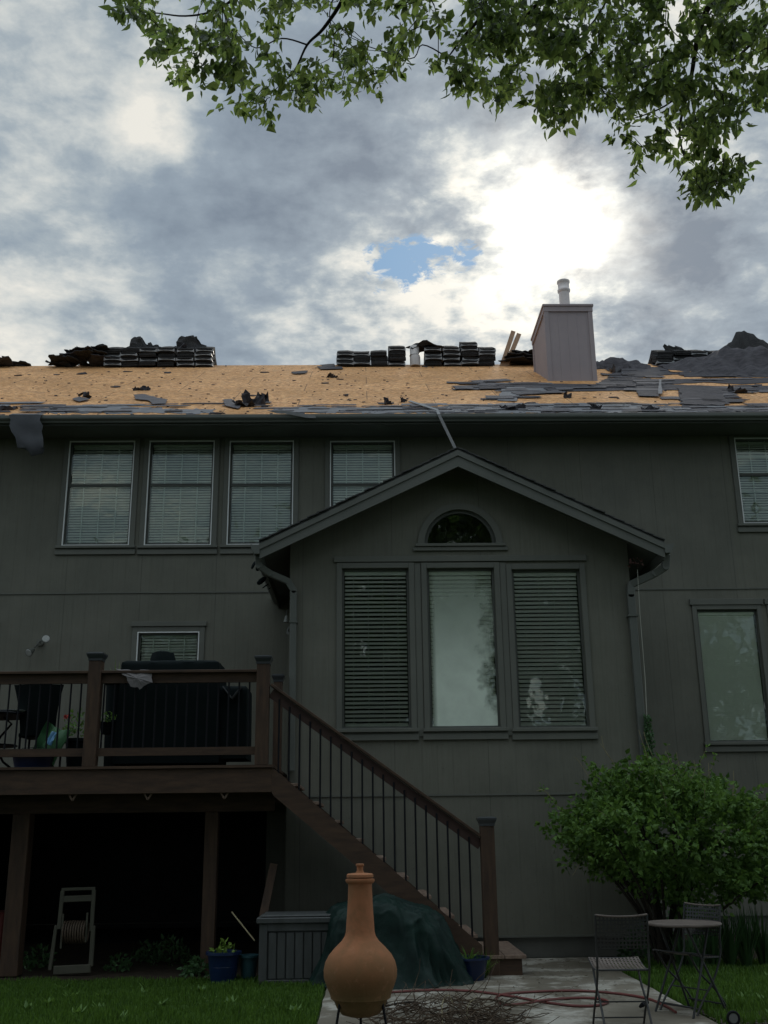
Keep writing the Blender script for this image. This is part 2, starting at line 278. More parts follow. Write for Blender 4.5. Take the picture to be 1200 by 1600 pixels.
# ------------------------------------------------------------------ mesh helpers
LOC = {}
def tag(o, label=None, cat=None, group=None, kind=None):
    if label: o['label'] = label
    if cat: o['category'] = cat
    if group: o['group'] = group
    if kind: o['kind'] = kind
    return o
def thing(name, loc, label, cat, group=None, rz=0.0):
    o = bpy.data.objects.new(name, None); col.objects.link(o); o.location = loc; o.rotation_euler = (0, 0, rz); o.empty_display_size = .1
    LOC[o.name] = Vector(loc); return tag(o, label, cat, group)
class MB:
    def __init__(s): s.v = []; s.f = []
    def add(s, vs, fs):
        n = len(s.v); s.v += [Vector(v) for v in vs]; s.f += [tuple(i+n for i in f) for f in fs]; return s
    def box(s, x0, x1, y0, y1, z0, z1):
        return s.add([(x0, y0, z0), (x1, y0, z0), (x1, y1, z0), (x0, y1, z0), (x0, y0, z1), (x1, y0, z1), (x1, y1, z1), (x0, y1, z1)],
                     [(0, 3, 2, 1), (4, 5, 6, 7), (0, 1, 5, 4), (1, 2, 6, 5), (2, 3, 7, 6), (3, 0, 4, 7)])
    def beam(s, a, b, w, h, up=(0, 0, 1)):
        a = Vector(a); b = Vector(b); d = (b-a).normalized(); up = Vector(up)
        if abs(d.dot(up)) > .98: up = Vector((0, 1, 0))
        x = d.cross(up).normalized(); z = x.cross(d).normalized()
        vs = [p+x*i*w/2+z*j*h/2 for p in (a, b) for i, j in ((-1, -1), (1, -1), (1, 1), (-1, 1))]
        return s.add(vs, [(3, 2, 1, 0), (4, 5, 6, 7), (0, 1, 5, 4), (1, 2, 6, 5), (2, 3, 7, 6), (3, 0, 4, 7)])
    def tube(s, pts, r, n=8, cap=True):
        pts = [Vector(p) for p in pts]; rs = r if hasattr(r, '__len__') else [r]*len(pts); vs = []; fs = []; px = None
        for i, p in enumerate(pts):
            d = (pts[min(i+1, len(pts)-1)]-pts[max(i-1, 0)])
            d = d.normalized() if d.length > 1e-9 else Vector((0, 0, 1))
            if px is None:
                up = Vector((0, 0, 1)) if abs(d.z) < .9 else Vector((1, 0, 0)); px = d.cross(up).normalized()
            else:
                px = (px-d*px.dot(d)); px = px.normalized() if px.length > 1e-6 else d.orthogonal().normalized()
            py = d.cross(px)
            vs += [p+(px*math.cos(a)+py*math.sin(a))*rs[i] for a in (2*math.pi*k/n for k in range(n))]
        for i in range(len(pts)-1):
            for k in range(n): fs.append((i*n+k, i*n+(k+1) % n, (i+1)*n+(k+1) % n, (i+1)*n+k))
        if cap: fs += [tuple(range(n-1, -1, -1)), tuple((len(pts)-1)*n+k for k in range(n))]
        return s.add(vs, fs)
    def lathe(s, prof, c, n=28, fn=None):
        c = Vector(c); vs = []; fs = []
        for r, z in prof:
            for k in range(n):
                a = 2*math.pi*k/n; rr = r*(fn(a, z) if fn else 1); vs.append(c+Vector((rr*math.cos(a), rr*math.sin(a), z)))
        for i in range(len(prof)-1):
            for k in range(n): fs.append((i*n+k, i*n+(k+1) % n, (i+1)*n+(k+1) % n, (i+1)*n+k))
        fs += [tuple(range(n-1, -1, -1)), tuple((len(prof)-1)*n+k for k in range(n))]
        return s.add(vs, fs)
    def prism(s, poly, off):
        n = len(poly); off = Vector(off); vs = [Vector(p) for p in poly]; vs += [v+off for v in vs]
        return s.add(vs, [tuple(range(n)), tuple(range(2*n-1, n-1, -1))]+[(i, i+n, (i+1) % n+n, (i+1) % n) for i in range(n)])
    def build(s, name, mt, parent=None, smooth=False, bevel=0.0, base=None):
        me = bpy.data.meshes.new(name); L = Vector((0, 0, 0))
        if parent is not None: L = LOC.get(parent.name, L)
        elif base is not None: L = Vector(base)
        me.from_pydata([v-L for v in s.v], [], s.f); me.materials.append(mt)
        bm = bmesh.new(); bm.from_mesh(me)
        if len(bm.faces) < 20000: bmesh.ops.recalc_face_normals(bm, faces=bm.faces)
        big = [f for f in bm.faces if len(f.verts) > 4]
        if big: bmesh.ops.triangulate(bm, faces=big)
        if bevel: bmesh.ops.bevel(bm, geom=[e for e in bm.edges if len(e.link_faces) == 2 and e.calc_face_angle(0) > .6], offset=bevel, segments=1, affect='EDGES')
        if smooth:
            for f in bm.faces: f.smooth = True
            for e in bm.edges:
                if len(e.link_faces) == 2 and e.calc_face_angle(0) > .75: e.smooth = False
        bm.to_mesh(me); bm.free()
        o = bpy.data.objects.new(name, me); col.objects.link(o)
        if parent is not None: o.parent = parent
        else: o.location = L
        LOC[o.name] = L; return o
def B(x0, x1, y0, y1, z0, z1): return MB().box(x0, x1, y0, y1, z0, z1)
def copytree(o, parent=None):
    c = o.copy(); col.objects.link(c); c.parent = parent; LOC[c.name] = LOC.get(o.name, Vector())
    for ch in list(o.children): copytree(ch, c)
    return c
def jag(poly, step, amp, rnd=random):
    out = []
    n = len(poly)
    for i in range(n):
        a = Vector(poly[i]); b = Vector(poly[(i+1) % n]); k = max(1, int((b-a).length/step))
        for j in range(k):
            p = a.lerp(b, j/k); out.append(p+(Vector((rnd.uniform(-amp, amp), rnd.uniform(-amp, amp), 0)) if j else Vector((rnd.uniform(-amp, amp)*.4, 0, 0))))
    return out
def sheet(c, w, l, rot, curl=.06, jg=.03, th=.008, seed=0, nx=9, ny=6, bend=0.0, tp=0.0, sk=0.0):
    """a torn, slightly rumpled piece of roofing: grid with ragged rim and real thickness"""
    rd = random.Random(seed); M = rot.to_matrix() if hasattr(rot, 'to_matrix') else rot; vs = []
    for j in range(ny):
        for i in range(nx):
            u = i/(nx-1)-.5; v = j/(ny-1)-.5; e = max(abs(u), abs(v)) > .49
            x = u*w*(1-tp*(v+.5))+sk*(v+.5)+(rd.uniform(-jg, jg) if e else 0); y = v*l+(rd.uniform(-jg, jg) if e else 0)
            z = noise.noise(Vector((u*3+seed*1.7, v*3, seed*.37)))*curl*2+bend*(u*u)*4
            vs.append(Vector(c)+M@Vector((x, y, z)))
    n = nx*ny; nrm = M@Vector((0, 0, 1)); vs += [p-nrm*th for p in vs]; fs = []
    for j in range(ny-1):
        for i in range(nx-1):
            a = j*nx+i; fs += [(a, a+1, a+nx+1, a+nx), (a+n, a+nx+n, a+nx+1+n, a+1+n)]
    rim = [i for i in range(nx)]+[j*nx+nx-1 for j in range(1, ny)]+[(ny-1)*nx+i for i in range(nx-2, -1, -1)]+[j*nx for j in range(ny-2, 0, -1)]
    for a, b in zip(rim, rim[1:]+rim[:1]): fs.append((a, a+n, b+n, b))
    return MB().add(vs, fs)
from mathutils import Euler
LEAF = [(0, 0), (.16, .10), (.20, .30), (.15, .58), (.0, 1.0), (-.15, .58), (-.20, .30), (-.16, .10)]
def add_leaf(V, Fc, p, d, side, L, fold=.25, w=1.0):
    """ovate pointed leaf: two half blades folded along the midrib"""
    nrm = side.cross(d).normalized(); n = len(V)
    V += [p, p+side*(.20*L*w)+d*(.30*L)+nrm*(fold*.2*L), p+side*(.15*L*w)+d*(.58*L)+nrm*(fold*.16*L), p+d*L-nrm*(.10*L),
          p-side*(.15*L*w)+d*(.58*L)+nrm*(fold*.16*L), p-side*(.20*L*w)+d*(.30*L)+nrm*(fold*.2*L), p+d*(.45*L)-nrm*(.02*L)]
    Fc += [(n, n+1, n+2, n+6), (n+6, n+2, n+3), (n, n+6, n+4, n+5), (n+6, n+3, n+4)]
def rv(rd=random): 
    while 1:
        v = Vector((rd.uniform(-1, 1), rd.uniform(-1, 1), rd.uniform(-1, 1)))
        if .05 < v.length < 1: return v.normalized()
# ------------------------------------------------------------------ ground
def ground():
    S = [-400, -60, -14, -4.5, -.42, 2.83, 8, 14, 60, 400]
    MB().add([(-400, -400, -.03), (400, -400, -.03), (400, 600, -.03), (-400, 600, -.03)], [(0, 1, 2, 3)]).build('lawn', M_lawn)['kind'] = 'structure'
    p = MB(); poly = jag([(-.395, 4, 0), (2.80, 4, 0), (2.83, 9.3, 0), (2.83, 13.98, 0), (-.4, 13.98, 0)], .15, .006)
    p.prism(poly, (0, 0, -.10)).build('patio', M_patio)['kind'] = 'structure'
    MB().add([(-9, 12.6, -.012), (-.4, 12.6, -.012), (-.4, 16.8, -.012), (-9, 16.8, -.012)], [(0, 1, 2, 3)]).build('bare_ground', M_soil)['kind'] = 'structure'
    MB().add([(2.83, 13.0, -.012), (9, 13.0, -.012), (9, 16.8, -.012), (2.83, 16.8, -.012)], [(0, 1, 2, 3)]).build('planting_bed', M_soil)['kind'] = 'structure'
ground()
def grass(name, label, x0, x1, y0, y1, n, hh, rd):
    V = []; Fc = []
    for _ in range(n):
        x = rd.uniform(x0, x1); y = rd.uniform(y0, y1)
        if name == 'grass' and x0 < 0 and y > 12.0+.6*noise.noise(Vector((x*1.2, 0, 3)))+.5: continue
        if -.41 < x < 2.84: continue
        hgt = hh*rd.uniform(.5, 1.2)*(1+.5*noise.noise(Vector((x*2, y*2, 0)))); a = rd.uniform(0, 6.28); w = .006
        dx, dy = math.cos(a), math.sin(a); lx, ly = rd.uniform(-.4, .4)*hgt, rd.uniform(-.4, .4)*hgt; k = len(V)
        V += [Vector((x-dx*w, y-dy*w, -.03)), Vector((x+dx*w, y+dy*w, -.03)), Vector((x+lx*.4+dx*w*.7, y+ly*.4+dy*w*.7, hgt*.6)), Vector((x+lx*.4-dx*w*.7, y+ly*.4-dy*w*.7, hgt*.6)), Vector((x+lx, y+ly, hgt))]
        Fc += [(k, k+1, k+2, k+3), (k+3, k+2, k+4)]
    mb = MB(); mb.v = V; mb.f = Fc; tag(mb.build(name, M_grass), label, 'grass', None, 'stuff')
grass('grass', 'short green lawn grass left of the patio slab', -4.9, -.42, 8.6, 12.9, 42000, .045, random.Random(1))
grass('grass', 'green lawn grass with longer tufts right of the patio slab', 2.85, 5.4, 9.2, 13.2, 26000, .07, random.Random(2))
rdw = random.Random(91)
V = []; Fc = []
for _ in range(46):
    x = rdw.uniform(-4.6, -.6) if rdw.random() < .6 else rdw.uniform(2.95, 5.0); y = rdw.uniform(9.4, 12.3)
    for k in range(9):
        a = rdw.uniform(0, 6.28); d = Vector((math.cos(a), math.sin(a), rdw.uniform(.3, .9))).normalized(); add_leaf(V, Fc, Vector((x, y, .0))+d*.01, d, Vector((-math.sin(a), math.cos(a), 0)), rdw.uniform(.05, .11), .2, 1.2)
mb = MB(); mb.v = V; mb.f = Fc; tag(mb.build('lawn_weeds', M_bush), 'small broad leaved weeds scattered through the lawn', 'weeds', None, 'stuff')
# ------------------------------------------------------------------ house
house = thing('house', (1.3, 16.8, 0), 'dark grey two storey house with stripped roof, board siding and gabled bump-out', 'house')
MW, BW = 16.8, 14.0
def wallgrid(x0, x1, z0, z1, Y, holes, depth=.14):
    xs = sorted({x0, x1, *[h[0] for h in holes], *[h[1] for h in holes]}); zs = sorted({z0, z1, *[h[2] for h in holes], *[h[3] for h in holes]})
    mb = MB()
    for a, b in zip(xs, xs[1:]):
        for c, d in zip(zs, zs[1:]):
            mx, mz = (a+b)/2, (c+d)/2
            if any(h[0] < mx < h[1] and h[2] < mz < h[3] for h in holes): continue
            mb.add([(a, Y, c), (b, Y, c), (b, Y, d), (a, Y, d)], [(0, 1, 2, 3)])
    for (a, b, c, d) in holes:
        for q in (((a, Y, c), (b, Y, c), (b, Y+depth, c), (a, Y+depth, c)), ((a, Y, d), (b, Y, d), (b, Y+depth, d), (a, Y+depth, d)),
                  ((a, Y, c), (a, Y, d), (a, Y+depth, d), (a, Y+depth, c)), ((b, Y, c), (b, Y, d), (b, Y+depth, d), (b, Y+depth, c))):
            mb.add(q, [(0, 1, 2, 3)])
    return mb
up = [(-4.95, -3.85, 6.065, 7.90), (-3.605, -2.505, 6.06, 7.90), (-2.25, -1.165, 6.06, 7.89), (-.55, .55, 6.06, 7.88), (6.365, 7.46, 6.375, 7.905)]
lowr = [(5.43, 6.42, 2.80, 4.92), (6.66, 7.65, 2.80, 4.92)]
deckw = (-3.625, -2.635, 3.80, 4.625)
door = (-6.95, -5.99, 2.28, 4.62)
XL, XR = -9.5, 9.5
shade_recess = (-6.1, -1.5, .25, 2.0)  # added wall opening for the dark recess under the deck
w = wallgrid(XL, XR, .25, 8.15, MW, up+lowr+[deckw, door, shade_recess])
w.add([(XL, MW, .25), (XL, 30, .25), (XL, 30, 8.15), (XL, 23.35, 12.2), (XL, MW, 8.15)], [(0, 1, 2, 3, 4)])
w.add([(XR, MW, .25), (XR, 30, .25), (XR, 30, 8.15), (XR, 23.35, 12.2), (XR, MW, 8.15)], [(0, 1, 2, 3, 4)])
w.add([(XL, 30, .25), (XR, 30, .25), (XR, 30, 8.15), (XL, 30, 8.15)], [(0, 1, 2, 3)])
w.build('wall', M_side, house)
# horizontal flashing seams: the upper sheet laps over the lower one
def seam(Y, x0, x1, z, name='siding_seam'):
    mb = MB(); rd = random.Random(int(z*100)); x = x0
    while x < x1-.01:
        e = min(x1, x+rd.choice((1.22, 2.44))); dz = rd.uniform(-.006, .006)
        mb.box(x, e, Y-.014, Y+.004, z+dz, z+dz+.022); x = e
    mb.build(name, M_trim, house)
seam(MW, XL, XR, 5.26); seam(MW, 3.7, XR, 1.89); seam(MW, XL, -6.1, .24); seam(MW, -1.5, XR, .24); seam(BW, -1.0, 3.65, 1.945); seam(BW, -1.0, 3.65, .24)
# seams with skirt strip, foundation
B(-1.0, 3.65, BW+.03, BW+.05, 0, .25).build('foundation', M_found, house)
B(3.66, XR, MW+.03, MW+.06, -.02, .25).build('foundation', M_found, house)
B(XL, -6.1, MW+.03, MW+.06, -.02, .25).build('foundation', M_found, house)
B(-1.5, -1.0, MW+.03, MW+.06, -.02, .25).build('foundation', M_found, house)
PEAKX, PEAKZ, GS, GY0 = 1.31, 6.56, .49, 13.6
GXL, GXR = -1.38, 4.05
def gz(x): return PEAKZ-GS*abs(x-PEAKX)
WX0, WX1 = -1.0, 3.65
bw = [(-.29, .62, 2.80, 4.96), (.865, 1.79, 2.80, 4.955), (2.03, 2.965, 2.79, 4.93)]
AX0, AX1, AZ = .845, 1.835, 5.30
w = wallgrid(WX0, WX1, .25, 5.12, BW, bw)
t_ = .12
w.add([(WX0, BW, 5.12), (AX0, BW, 5.12), (AX0, BW, gz(AX0)-t_), (WX0, BW, gz(WX0)-t_)], [(0, 1, 2, 3)])
w.add([(AX1, BW, 5.12), (WX1, BW, 5.12), (WX1, BW, gz(WX1)-t_), (AX1, BW, gz(AX1)-t_)], [(0, 1, 2, 3)])
w.add([(AX0, BW, 5.12), (AX1, BW, 5.12), (AX1, BW, AZ), (AX0, BW, AZ)], [(0, 1, 2, 3)])
AR = (AX1-AX0)/2; AC = (AX0+AX1)/2
arc = [(AC+AR*math.cos(a), BW, AZ+AR*math.sin(a)) for a in (math.pi*k/20 for k in range(21))]
for k in range(20):
    a, b = arc[k], arc[k+1]
    w.add([a, b, (b[0], BW, gz(b[0])-t_), (a[0], BW, gz(a[0])-t_)], [(0, 1, 2, 3)])
    w.add([a, b, (b[0], BW+.1, b[2]), (a[0], BW+.1, a[2])], [(0, 1, 2, 3)])
for X in (WX0, WX1): w.add([(X, BW, .25), (X, MW, .25), (X, MW, gz(X)-t_), (X, BW, gz(X)-t_)], [(0, 1, 2, 3)])
w.build('bump_out_wall', M_side, house)
# dark rooms behind the panes
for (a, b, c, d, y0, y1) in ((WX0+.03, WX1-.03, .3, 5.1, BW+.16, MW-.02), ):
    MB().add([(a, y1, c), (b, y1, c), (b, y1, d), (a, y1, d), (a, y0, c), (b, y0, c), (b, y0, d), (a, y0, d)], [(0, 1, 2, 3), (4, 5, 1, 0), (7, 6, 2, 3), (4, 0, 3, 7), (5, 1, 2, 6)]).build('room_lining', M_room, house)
# main roof: sheathing slab with thickness, both slopes
def roofslab(x0, x1, pts, th): 
    mb = MB(); n = len(pts); low = [(y, z-th) for y, z in pts]
    ring = pts+low[::-1]; return mb.prism([(x0, y, z) for y, z in ring], (x1-x0, 0, 0))
roof = roofslab(XL-.4, XR+.4, [(RY0, RZ0), (RIDGE, roofz(RIDGE)), (2*RIDGE-RY0, RZ0)], .12).build('roof_sheathing', M_osb, house)
# eave: fascia, soffit, gutter
B(XL-.4, XR+.4, RY0-.0, RY0+.03, 7.93, RZ0-.05).build('fascia', M_fasc, house)
B(XL-.4, XR+.4, RY0+.03, MW, 7.955, 7.985).build('soffit', M_fasc, house)
g = MB(); gp = [(RY0-.002, 8.10), (RY0-.002, 8.005), (RY0-.075, 8.005), (RY0-.085, 8.03), (RY0-.118, 8.055), (RY0-.125, 8.075), (RY0-.125, 8.115), (RY0-.112, 8.115), (RY0-.112, 8.06), (RY0-.07, 8.02), (RY0-.014, 8.02), (RY0-.014, 8.10)]; gp = [(y, z-.05) for y, z in gp]
g.prism([(XL-.4, y, z) for y, z in gp], (XR-XL+.8, 0, 0)).build('gutter', M_gutt, house)
MB().box(XL-.4, XR+.4, RY0-.02, RY0-.003, 7.932, 7.950).build('fascia_moulding', M_gutt, house)
# drip edge shining along the eave
B(XL-.4, XR+.4, RY0-.03, RY0+.03, RZ0+.004, RZ0+.010).build('drip_edge', mat('drip_edge_metal', (.40, .36, .30), (.2, .18, .16), .5, .5, 1.2), house)
# gable roof over bump-out
for sgn, xe in ((-1, GXL), (1, GXR)):
    ze = gz(xe)
    MB().prism([(PEAKX, GY0, PEAKZ), (xe, GY0, ze), (xe, GY0, ze-.03), (PEAKX, GY0, PEAKZ-.03)], (0, MW-GY0, 0)).build('gable_roof', M_roofs, house)
    # ragged shingle courses standing proud
    mb = MB(); rd = random.Random(4+sgn); k = 0; x = xe
    L = abs(PEAKX-xe); nC = 21
    for k in range(nC):
        xa = xe-sgn*(L*k/nC); xb = xe-sgn*(L*(k+1.15)/nC)
        if (xb-PEAKX)*sgn < 0: xb = PEAKX
        za, zb = gz(xa)+.022, gz(xb)+.008
        j = rd.uniform(-.02, .012)
        mb.prism([(xa+sgn*.012, GY0-.025+j, za), (xb, GY0-.025+j, zb), (xb, GY0-.025+j, zb-.012), (xa+sgn*.012, GY0-.025+j, za-.016)], (0, MW-GY0+.02, 0))
    mb.build('shingle_course', M_roofs, house)
    MB().prism([(PEAKX, GY0+.03, PEAKZ-.035), (xe, GY0+.03, ze-.035), (xe, GY0+.03, ze-.12), (PEAKX, GY0+.03, PEAKZ-.12)], (0, MW-GY0-.03, 0)).build('gable_soffit', M_fasc, house)
    MB().prism([(PEAKX, GY0-.018, PEAKZ-.032), (xe, GY0-.018, ze-.032), (xe, GY0-.018, ze-.11), (PEAKX, GY0-.018, PEAKZ-.11)], (0, .045, 0)).build('rake_trim', M_fasc, house)
    MB().prism([(PEAKX, GY0, PEAKZ-.11), (xe, GY0, ze-.11), (xe, GY0, ze-.235), (PEAKX, GY0, PEAKZ-.265)], (0, .028, 0)).build('rake_board', M_fasc, house)
    # side gutter (K profile) along the low eave
    q = [(xe, ze-.02), (xe, ze-.17), (xe+sgn*.07, ze-.17), (xe+sgn*.11, ze-.10), (xe+sgn*.125, ze-.04), (xe+sgn*.105, ze-.04), (xe+sgn*.02, ze-.06)]
    MB().prism([(x_, GY0-.02, z_) for x_, z_ in q], (0, MW-GY0, 0)).build('gutter', M_gutt, house)
    B(min(xe, xe-sgn*.025), max(xe, xe-sgn*.025), GY0+.03, MW, ze-.25, ze-.125).build('eave_fascia', M_fasc, house)
def rect_tube(pts, w, d, name, mt):
    mb = MB()
    for a, b in zip(pts, pts[1:]): mb.beam(a, b, w, d, up=(0, 1, 0))
    for p in pts[1:-1]: mb.tube([Vector(p)+Vector((0, -d*.5, 0)), Vector(p)+Vector((0, d*.5, 0))], w*.5, 12)
    return mb.build(name, mt, house, bevel=.006)
zl = gz(GXL)
rect_tube([(GXL-.03, 13.72, zl-.16), (GXL-.02, 13.74, zl-.30), (GXL+.13, 13.82, zl-.39), (WX0-.02, 13.93, zl-.47), (WX0+.06, 13.935, zl-.60), (WX0+.06, 13.935, 2.27)], .085, .07, 'downspout', M_gutt)
B(WX0+.005, WX0+.115, 13.89, 13.999, 4.20, 4.225).build('downspout_strap', M_gutt, house)
zr = gz(GXR)
rect_tube([(GXR+.05, 13.72, zr-.16), (GXR+.03, 13.74, zr-.33), (GXR-.1, 13.82, zr-.40), (WX1-.0, 13.95, zr-.52), (WX1-.02, 13.945, zr-.66), (WX1-.02, 13.945, .1)], .10, .08, 'downspout', M_gutt)
B(WX1-.09, WX1+.05, 13.89, 13.999, 4.25, 4.275).build('downspout_strap', M_gutt, house)
# ---- windows
def casing(par, x0, x1, z0, z1, Y, cw=.085, pr=.03, sill=True, head=0.0):
    mb = MB()
    mb.box(x0-cw, x0, Y-pr, Y-.001, z0-.0, z1+cw); mb.box(x1, x1+cw, Y-pr, Y-.001, z0-.0, z1+cw); mb.box(x0, x1, Y-pr, Y-.001, z1, z1+cw)
    if head: mb.box(x0-cw-.03, x1+cw+.03, Y-pr-.015, Y-.001, z1+cw, z1+cw+head)
    mb.build('casing', M_trim, par, bevel=.004)
    if sill: MB().box(x0-cw-.02, x1+cw+.02, Y-.06, Y-.001, z0-.045, z0).box(x0-cw-.02, x1+cw+.02, Y-.035, Y-.001, z0-.15, z0-.07).box(x0-cw, x1+cw, Y-.02, Y-.001, z0-.07, z0-.045).build('sill', M_trim, par, bevel=.004)
def blind(par, x0, x1, z0, z1, Y, n, tilt, mt, cords=4, rd=random, sw=.05):
    mb = MB(); dz = (z1-z0-.06)/n
    mb.box(x0, x1, Y-.02, Y+.03, z1-.05, z1-.002)
    for i in range(n):
        z = z0+.03+dz*i; j = rd.uniform(-.0015, .0015)
        hw = sw/2; dy = hw*math.cos(tilt); dh = hw*math.sin(tilt)
        mb.prism([(x0+.004, Y-dy, z-dh+j), (x0+.004, Y, z+.004+j), (x0+.004, Y+dy, z+dh+j), (x0+.004, Y+dy, z+dh-.003+j), (x0+.004, Y, z+.001+j), (x0+.004, Y-dy, z-dh-.003+j)], (x1-x0-.008, 0, rd.uniform(-.002, .002)))
    mb.box(x0, x1, Y-.02, Y+.02, z0, z0+.022)
    mb.build('blind', mt, par)
    c = MB()
    for k in range(cords):
        x = x0+(x1-x0)*(k+.6)/(cords+.2); c.tube([(x, Y-.03, z0+.01), (x, Y-.03, z1)], .0022, 4)
    if cords: c.build('blind_cord', M_munt, par)
def glasspane(par, x0, x1, z0, z1, Y, mt=None): B(x0, x1, Y, Y+.004, z0, z1).build('pane', mt or M_glass, par)
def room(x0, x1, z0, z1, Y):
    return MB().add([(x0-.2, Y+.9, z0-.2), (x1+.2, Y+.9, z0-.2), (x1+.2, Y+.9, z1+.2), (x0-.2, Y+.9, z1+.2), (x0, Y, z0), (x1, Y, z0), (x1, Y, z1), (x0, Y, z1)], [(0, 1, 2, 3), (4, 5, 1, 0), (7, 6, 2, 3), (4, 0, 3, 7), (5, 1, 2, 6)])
def dhung(name, x0, x1, z0, z1, Y, seed=0, grid=True, storm=True, n=34, tilt=.95, bm=None, mid=.47, hor=False):
    rd = random.Random(seed)
    par = MB().box(x0, x0+.045, Y+.035, Y+.09, z0, z1).box(x1-.045, x1, Y+.035, Y+.09, z0, z1).box(x0+.045, x1-.045, Y+.035, Y+.09, z0, z0+.06).box(x0+.045, x1-.045, Y+.035, Y+.09, z1-.04, z1).build(name, M_sash, house)
    zm = z0+(z1-z0)*(1-mid)
    MB().box(x0+.02, x1-.02, Y+.012, Y+.032, zm-.03, zm+.005).box(x0+.02, x1-.02, Y+.006, Y+.0115, zm+.0, zm+.014).build('meeting_rail', M_sash, par)
    casing(par, x0, x1, z0, z1, Y)
    if storm:
        s = .016; mb = MB().box(x0, x0+s, Y-.036, Y-.003, z0, z1).box(x1-s, x1, Y-.036, Y-.003, z0, z1).box(x0+s, x1-s, Y-.036, Y-.003, z0, z0+s).box(x0+s, x1-s, Y-.036, Y-.003, z1-s, z1)
        mb.build('storm_frame', M_storm, par)
    glasspane(par, x0+.045, x1-.045, z0+.06, z1-.04, Y+.036)
    if grid:
        mb = MB()
        for k in (1, 2, 3): 
            x = x0+(x1-x0)*k/4; mb.box(x-.008, x+.008, Y+.044, Y+.050, z0+.06, z1-.04)
        if hor:
            for z in (z0+.33*(zm-z0), z0+.66*(zm-z0), zm+.5*(z1-zm)): mb.box(x0+.045, x1-.045, Y+.0505, Y+.056, z-.008, z+.008)
        mb.build('grille', M_munt, par)
    blind(par, x0+.05, x1-.05, z0+.03, z1-.03, Y+.092, n, tilt, bm or M_blind, 0, rd, .050)
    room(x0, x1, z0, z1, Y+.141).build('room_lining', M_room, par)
    return par
for i, (a, b, c, d) in enumerate(up):
    dhung('window', a, b, c, d, MW, i+1, n=38 if i < 4 else 32, tilt=.92, hor=(i == 4), mid=.42)
dhung('window', *deckw, MW, 9, n=15, tilt=.9, hor=True, mid=.02)
B(deckw[0]-.11, deckw[1]+.11, MW-.05, MW-.001, deckw[3]+.087, deckw[3]+.165).build('window_head', M_trim, house, bevel=.004)
def picture(x0, x1, z0, z1, Y, n, tilt, bm, pane, cords, seed, sw=.05, head=0.0):
    par = MB().box(x0, x0+.03, Y+.03, Y+.09, z0, z1).box(x1-.03, x1, Y+.03, Y+.09, z0, z1).box(x0+.03, x1-.03, Y+.03, Y+.09, z0, z0+.03).box(x0+.03, x1-.03, Y+.03, Y+.09, z1-.03, z1).build('window', M_sash, house)
    casing(par, x0, x1, z0, z1, Y, .075, .028, True, head)
    MB().box(x0, x1, Y-.03, Y+.03, z0, z0+.012).build('sash_lip', M_gutt, par)
    glasspane(par, x0+.03, x1-.03, z0+.03, z1-.03, Y+.032, pane)
    blind(par, x0+.035, x1-.035, z0+.035, z1-.03, Y+.072, n, tilt, bm, cords, random.Random(seed), sw)
    return par
picture(*bw[0], BW, 36, .80, M_blindd, None, 4, 11)
picture(*bw[1], BW, 36, 1.05, M_blindp, M_fog, 0, 12, .058)
picture(*bw[2], BW, 36, 1.0, M_blindd, None, 4, 13)
B(-.40, 3.07, BW-.035, BW-.001, 5.045, 5.125).build('header_board', M_trim, house, bevel=.004)
for x in (.70, 1.87): B(x, x+.08, BW-.015, BW-.001, 2.70, 5.03).build('mullion_board', M_trim, house)
for i, q in enumerate(lowr):
    p_ = picture(*q, MW, 60, 1.25, M_blindp, None, 0, 14+i, .05, .10)
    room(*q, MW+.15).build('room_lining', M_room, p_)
# dark recess added in the wall to deepen the shade under the deck
MB().add([(shade_recess[0]-.1, MW+2.6, -.02), (shade_recess[1]+.1, MW+2.6, -.02), (shade_recess[1]+.1, MW+2.6, 2.1), (shade_recess[0]-.1, MW+2.6, 2.1), (shade_recess[0], MW+.10, -.02), (shade_recess[1], MW+.10, -.02), (shade_recess[1], MW+.10, shade_recess[3]), (shade_recess[0], MW+.10, shade_recess[3])], [(0, 1, 2, 3), (4, 5, 1, 0), (7, 6, 2, 3), (4, 0, 3, 7), (5, 1, 2, 6)]).build('added_dark_recess', mat('recess_shade_dark', (.03, .03, .03), None, .9, .1), house)
# door beside the deck
dr = B(door[0], door[1], MW+.06, MW+.10, door[2], door[3]).build('door', M_sash, house)
casing(dr, *door, MW, .10, .03, False, .09)
# half round window
hw_ = MB()
ring = [(AC+r*math.cos(a), z) for r in (AR,) for a, z in ()]
def arcband(r0, r1, y0, y1, n=24):
    mb = MB(); vs = []
    for k in range(n+1):
        a = math.pi*k/n
        for r, y in ((r0, y0), (r1, y0), (r1, y1), (r0, y1)): vs.append((AC+r*math.cos(a), y, AZ+r*math.sin(a)))
    fs = []
    for k in range(n):
        for j in range(4): fs.append((k*4+j, k*4+(j+1) % 4, k*4+4+(j+1) % 4, k*4+4+j))
    return mb.add(vs, fs)
aw = arcband(AR-.045, AR-.001, BW+.02, BW+.08).build('arched_window', M_sash, house)
arcband(AR-.001, AR+.09, BW-.03, BW-.001).build('casing', M_trim, aw)
MB().box(AX0-.13, AX1+.13, BW-.05, BW-.001, AZ-.04, AZ).box(AX0-.16, AX1+.16, BW-.03, BW-.001, AZ-.10, AZ-.045).build('sill', M_trim, aw, bevel=.004)
n = 24; vs = [(AC+(AR-.03)*math.cos(math.pi*k/n), BW+.05, AZ+(AR-.03)*math.sin(math.pi*k/n)) for k in range(n+1)]
MB().prism(vs, (0, .004, 0)).build('pane', M_glass, aw)
B(AX0, AX1, BW+.35, BW+.4, AZ-.1, AZ+.6).build('room_lining', M_room, aw)
